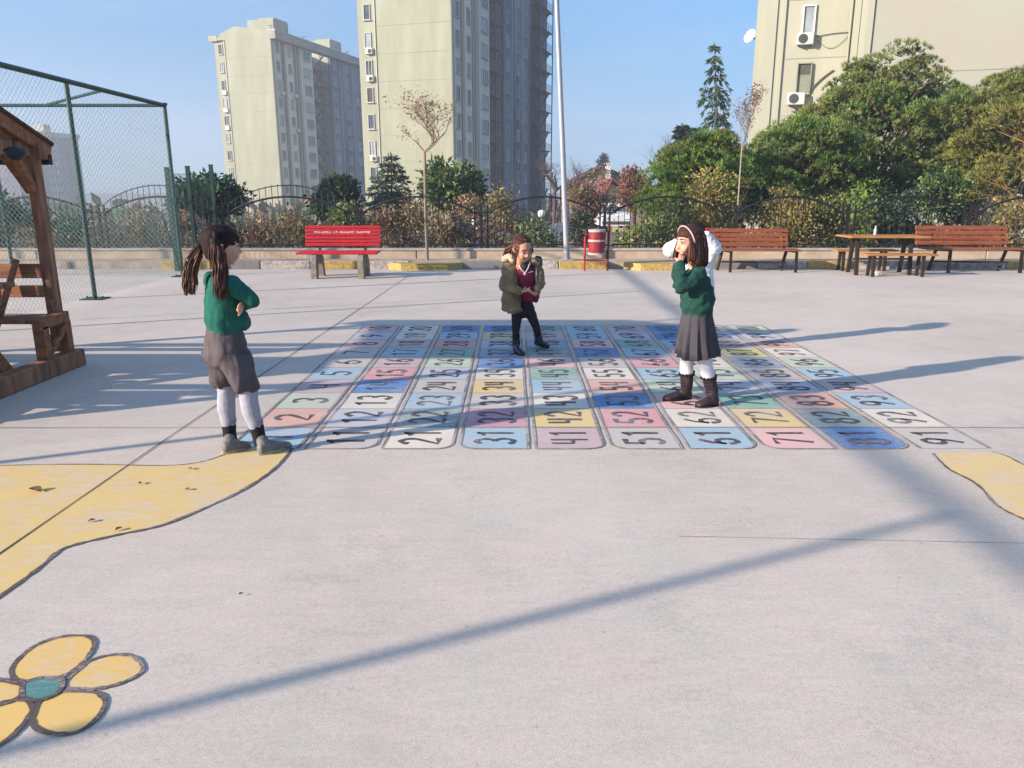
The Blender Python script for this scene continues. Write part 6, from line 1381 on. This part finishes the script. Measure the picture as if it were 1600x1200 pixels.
# pleated skirt
mb = MB(); n_ = 96; rg = []; c0 = P3(1089, 488); c1 = P3(1089, 556)
for j in range(13):
    u = j/12; c_ = c0.lerp(c1, u); ring = []
    for i in range(n_):
        a = 2*math.pi*i/n_; ph = (a*6/math.pi+.12*math.sin(a*2)) % 1.0; fold = (ph if ph < .8 else (1-ph)*.8/.2)*.036*(.12+u*.95)
        fold += .008*u*math.sin(a*3+1)
        ra = (.107+.030*u**.8)+fold; rb = (.096+.042*u**.8)+fold
        dz = .010*u*math.sin(a*2+.5); ring.append(c_+r_*math.cos(a)*ra+f*math.sin(a)*rb+Vector((0, 0, dz)))
    rg.append(ring)
inner = [[p.lerp(c1+Vector((0, 0, .0)), .03)+Vector((0, 0, .002)) for p in rg[-1]]]
mb.rings(rg, cap=False); mb.rings([rg[-1], inner[0], [p+Vector((0, 0, .05)) for p in inner[0]]], cap=False); mb.build('pleated_skirt', M_SKT, g3, smooth=True, angle=50)
mb = MB(); loft(mb, [(P3(1089, 485), r_*.112, f*.100), (P3(1089, 494), r_*.111, f*.100)], 24); fuse(mb, 'sweater_hem', M_SWT2, g3, .007, 1, wrinkle=.002, wsc=60, wst=(1, 1, .2))
for hl, to, an_, kn_, dd in ((G(1124, 634), G(1086, 637), lan, lkn, 0), (G(1082, 623), G(1036, 627), ran, rkn, 0)):
    b_ = shoe(g3, hl+Vector((-.01, 0, 0)), to, an_, M_BOOT, M_SOCK, 1.08, name='boot', shaft=([an_, an_.lerp(kn_, .48)], [.044, .050]))
    mb = MB(); c_ = an_.lerp(kn_, .52)
    for a in np.linspace(0, 6.28, 14): mb.tube([c_+Vector((math.cos(a)*.050, math.sin(a)*.050, -.012)), c_+Vector((math.cos(a)*.054, math.sin(a)*.054, .002 if abs(a-.3) > .7 else .022))], [.011, .007], 5)
    mb.build('boot_cuff', M_SOCK, b_)
    mb = MB()
    for q_ in np.linspace(.0, .42, 5):
        c_ = an_.lerp(kn_, q_)+Vector((-.043, -.02, 0)); mb.tube([c_+Vector((.01, -.028, .008)), c_, c_+Vector((0, .03, .01))], .0035, 4)
    mb.build('lace', M_BLK, b_)
# hair: long straight with band
mb = MB(); hair_cap(mb, hc, hf, hu, hr, hs*1.02); limb(mb, [hc+hu*.073+hf*.035, hc+hu*.058+hf*.058], [.032, .016]); h3 = fuse(mb, 'hair', M_HB, g3, .006, 2, wrinkle=.003, wsc=60, wst=(1, 1, .3))
rn = random.Random(9); mb = MB()
for i in range(430):
    a = rn.uniform(-2.35, 2.35); el = rn.uniform(.0, 1.0)      # a measured from the back of the head
    back = -hf*math.cos(a)+hr*math.sin(a); s0 = hc+hu*(.088-.03*el)*hs+back*(.03+.045*el)*hs-hf*.012
    s1 = hc+back*(.088 if abs(a) > 1.2 else .098)*hs+hu*.015-hf*.016; ln = rn.uniform(.85, 1.06)
    zb = (418-rn.uniform(0, 7) if abs(a) < 1.9 else 408); e = P3(1087, zb); bb = Vector((back.x, back.y, 0)); e = Vector((hc.x, hc.y, 0))+Vector((.012, 0, e.z))+bb*(.098+rn.uniform(-.012, .02))
    m1 = s1.lerp(e, .45)+bb*.010+Vector((rn.uniform(-.004, .004),)*3); pts = [s0, s0.lerp(s1, .6)+back*.012, s1, m1, s1.lerp(e, .78)+bb*.008, e+Vector((rn.uniform(-.008, .008), 0, rn.uniform(-.01, .01)))]
    mb.tube(pts, [.004, .0056, .0058, .0056, .0046, .0012], 4, mi=(1 if rn.random() < .3 else 0))
mb.build('long_locks', [M_HB, M_HT], h3, smooth=True)
mb = MB(); pts = [hc+hr*math.cos(a)*.082*hs+hu*(.012+.094*math.sin(a))*hs+hf*(.022+.022*math.sin(a))*hs for a in np.linspace(-.1, 3.24, 16)]; mb.tube([p-hf*.0+(p-hc).normalized()*.006 for p in pts], .0055, 6); mb.build('headband', M_PINK, h3, smooth=True)

# ---------------------------------------------------------------- child 4: white jacket, behind girl 3, elbows raised
Y0 = 7.3
def P4(px, py, dy=0): return W(px-4, py, Y0+dy)
ro = G(1100, 552); g4 = thing('person', 'dark-haired child in a white jacket behind the girl in the dark green sweater, elbows raised', 'person', (ro.x, Y0, 0))
f = Vector((-.05, -1, 0)).normalized(); r_ = Vector((-1, .05, 0)).normalized(); hf, hu, hr = frame((-.2, -.97, -.1)); hc = P4(1091, 367, 0); hs = 1.0
mb = MB(); head_shape(mb, hc, hf, hu, hr, hs); limb(mb, [hc-hu*.05, P4(1092, 397), P4(1092, 405)], [.042, .04, .05])
loft(mb, [(P4(1093, 404), r_*.10, f*.055), (P4(1095, 425), r_*.11, f*.08), (P4(1097, 455), r_*.10, f*.08), (P4(1098, 480), r_*.115, f*.09)])
rsh = P4(1074, 405); lsh = P4(1112, 404); rel = P4(1052, 390, -.06); lel = P4(1119, 388, -.05); rha = P4(1071, 375, -.13); lha = P4(1106, 366, -.1)
for s_, e_, h_ in ((rsh, rel, rha), (lsh, lel, lha)):
    limb(mb, [s_, s_.lerp(e_, .5), e_], [.038, .034, .029]); limb(mb, [e_, e_.lerp(h_, .5), h_], [.028, .024, .018]); hand(mb, h_, hc-h_+Vector((0, 0, .06)), Vector((0, 1, 0)), 1, .3)
rhip = P4(1088, 478); lhip = P4(1106, 478); rkn = P4(1090, 515, -.02); lkn = P4(1107, 515, -.02); ran = P4(1091, 545, 0); lan = P4(1108, 545, 0)
for h_, k_, a_ in ((rhip, rkn, ran), (lhip, lkn, lan)): limb(mb, [h_, h_.lerp(k_, .5), k_, k_.lerp(a_, .35), a_], [.07, .06, .046, .047, .034])
fuse(mb, 'body', M_SK, g4, .009, 3); face_parts(g4, hc, hf, hu, hr, hs)
mb = MB(); loft(mb, [(P4(1093, 400), r_*.07, f*.055), (P4(1094, 408), r_*.125, f*.08), (P4(1097, 430), r_*.13, f*.10), (P4(1099, 455), r_*.13, f*.105), (P4(1100, 470), r_*.125, f*.10)], 20)
limb(mb, [rsh, rsh.lerp(rel, .5), rel], [.06, .068, .074]); limb(mb, [rel, rel.lerp(rha, .5), rel.lerp(rha, .85)], [.072, .06, .042])
limb(mb, [lsh, lsh.lerp(lel, .5), lel], [.06, .070, .078]); limb(mb, [lel, lel.lerp(lha, .5), lel.lerp(lha, .9)], [.076, .062, .045])
fuse(mb, 'jacket', M_WJK, g4, .008, 2, wrinkle=.006, wsc=16)
mb = MB()
for h_, k_, a_ in ((rhip, rkn, ran), (lhip, lkn, lan)): limb(mb, [h_+Vector((0, 0, .05)), h_.lerp(k_, .5), k_, k_.lerp(a_, .35), a_], [.078, .068, .054, .052, .045])
fuse(mb, 'trousers', M_SOCK, g4, .009, 2, wrinkle=.003, wsc=20)
for an_ in (ran, lan): q = Vector((an_.x, an_.y, 0)); shoe(g4, q-f*.05, q+f*.14, an_, M_BOOT, M_SOLE, 1.0)
mb = MB(); hair_cap(mb, hc, hf, hu, hr, hs*1.06); limb(mb, [hc+hu*.073+hf*.035, hc+hu*.058+hf*.058], [.032, .016]); h4 = fuse(mb, 'hair', M_HD, g4, .007, 2, wrinkle=.003, wsc=50)
mb = MB(); c_ = P4(1103, 360, -.04)
for sd in (-1, 1): limb(mb, [c_, c_+Vector((sd*.03, -.01, .012)), c_+Vector((sd*.04, -.01, -.008))], [.010, .016, .012], 8)
mb.build('red_bow', M_REDR, h4, smooth=True)
# ================================================================== HAZE
mb = MB(); mb.box((-60, 240, 18.5), (760, 560, 57)); hz = mb.build('haze', [], None)
m = bpy.data.materials.new('haze_air'); m.use_nodes = True; t_ = m.node_tree; t_.nodes.remove(t_.nodes['Principled BSDF'])
pv = t_.nodes.new('ShaderNodeVolumePrincipled'); pv.inputs['Color'].default_value = (.80, .86, .98, 1); pv.inputs['Density'].default_value = .0014; pv.inputs['Anisotropy'].default_value = .2
t_.links.new(pv.outputs[0], t_.nodes['Material Output'].inputs['Volume']); hz.data.materials.append(m); tag(hz, kind='stuff')
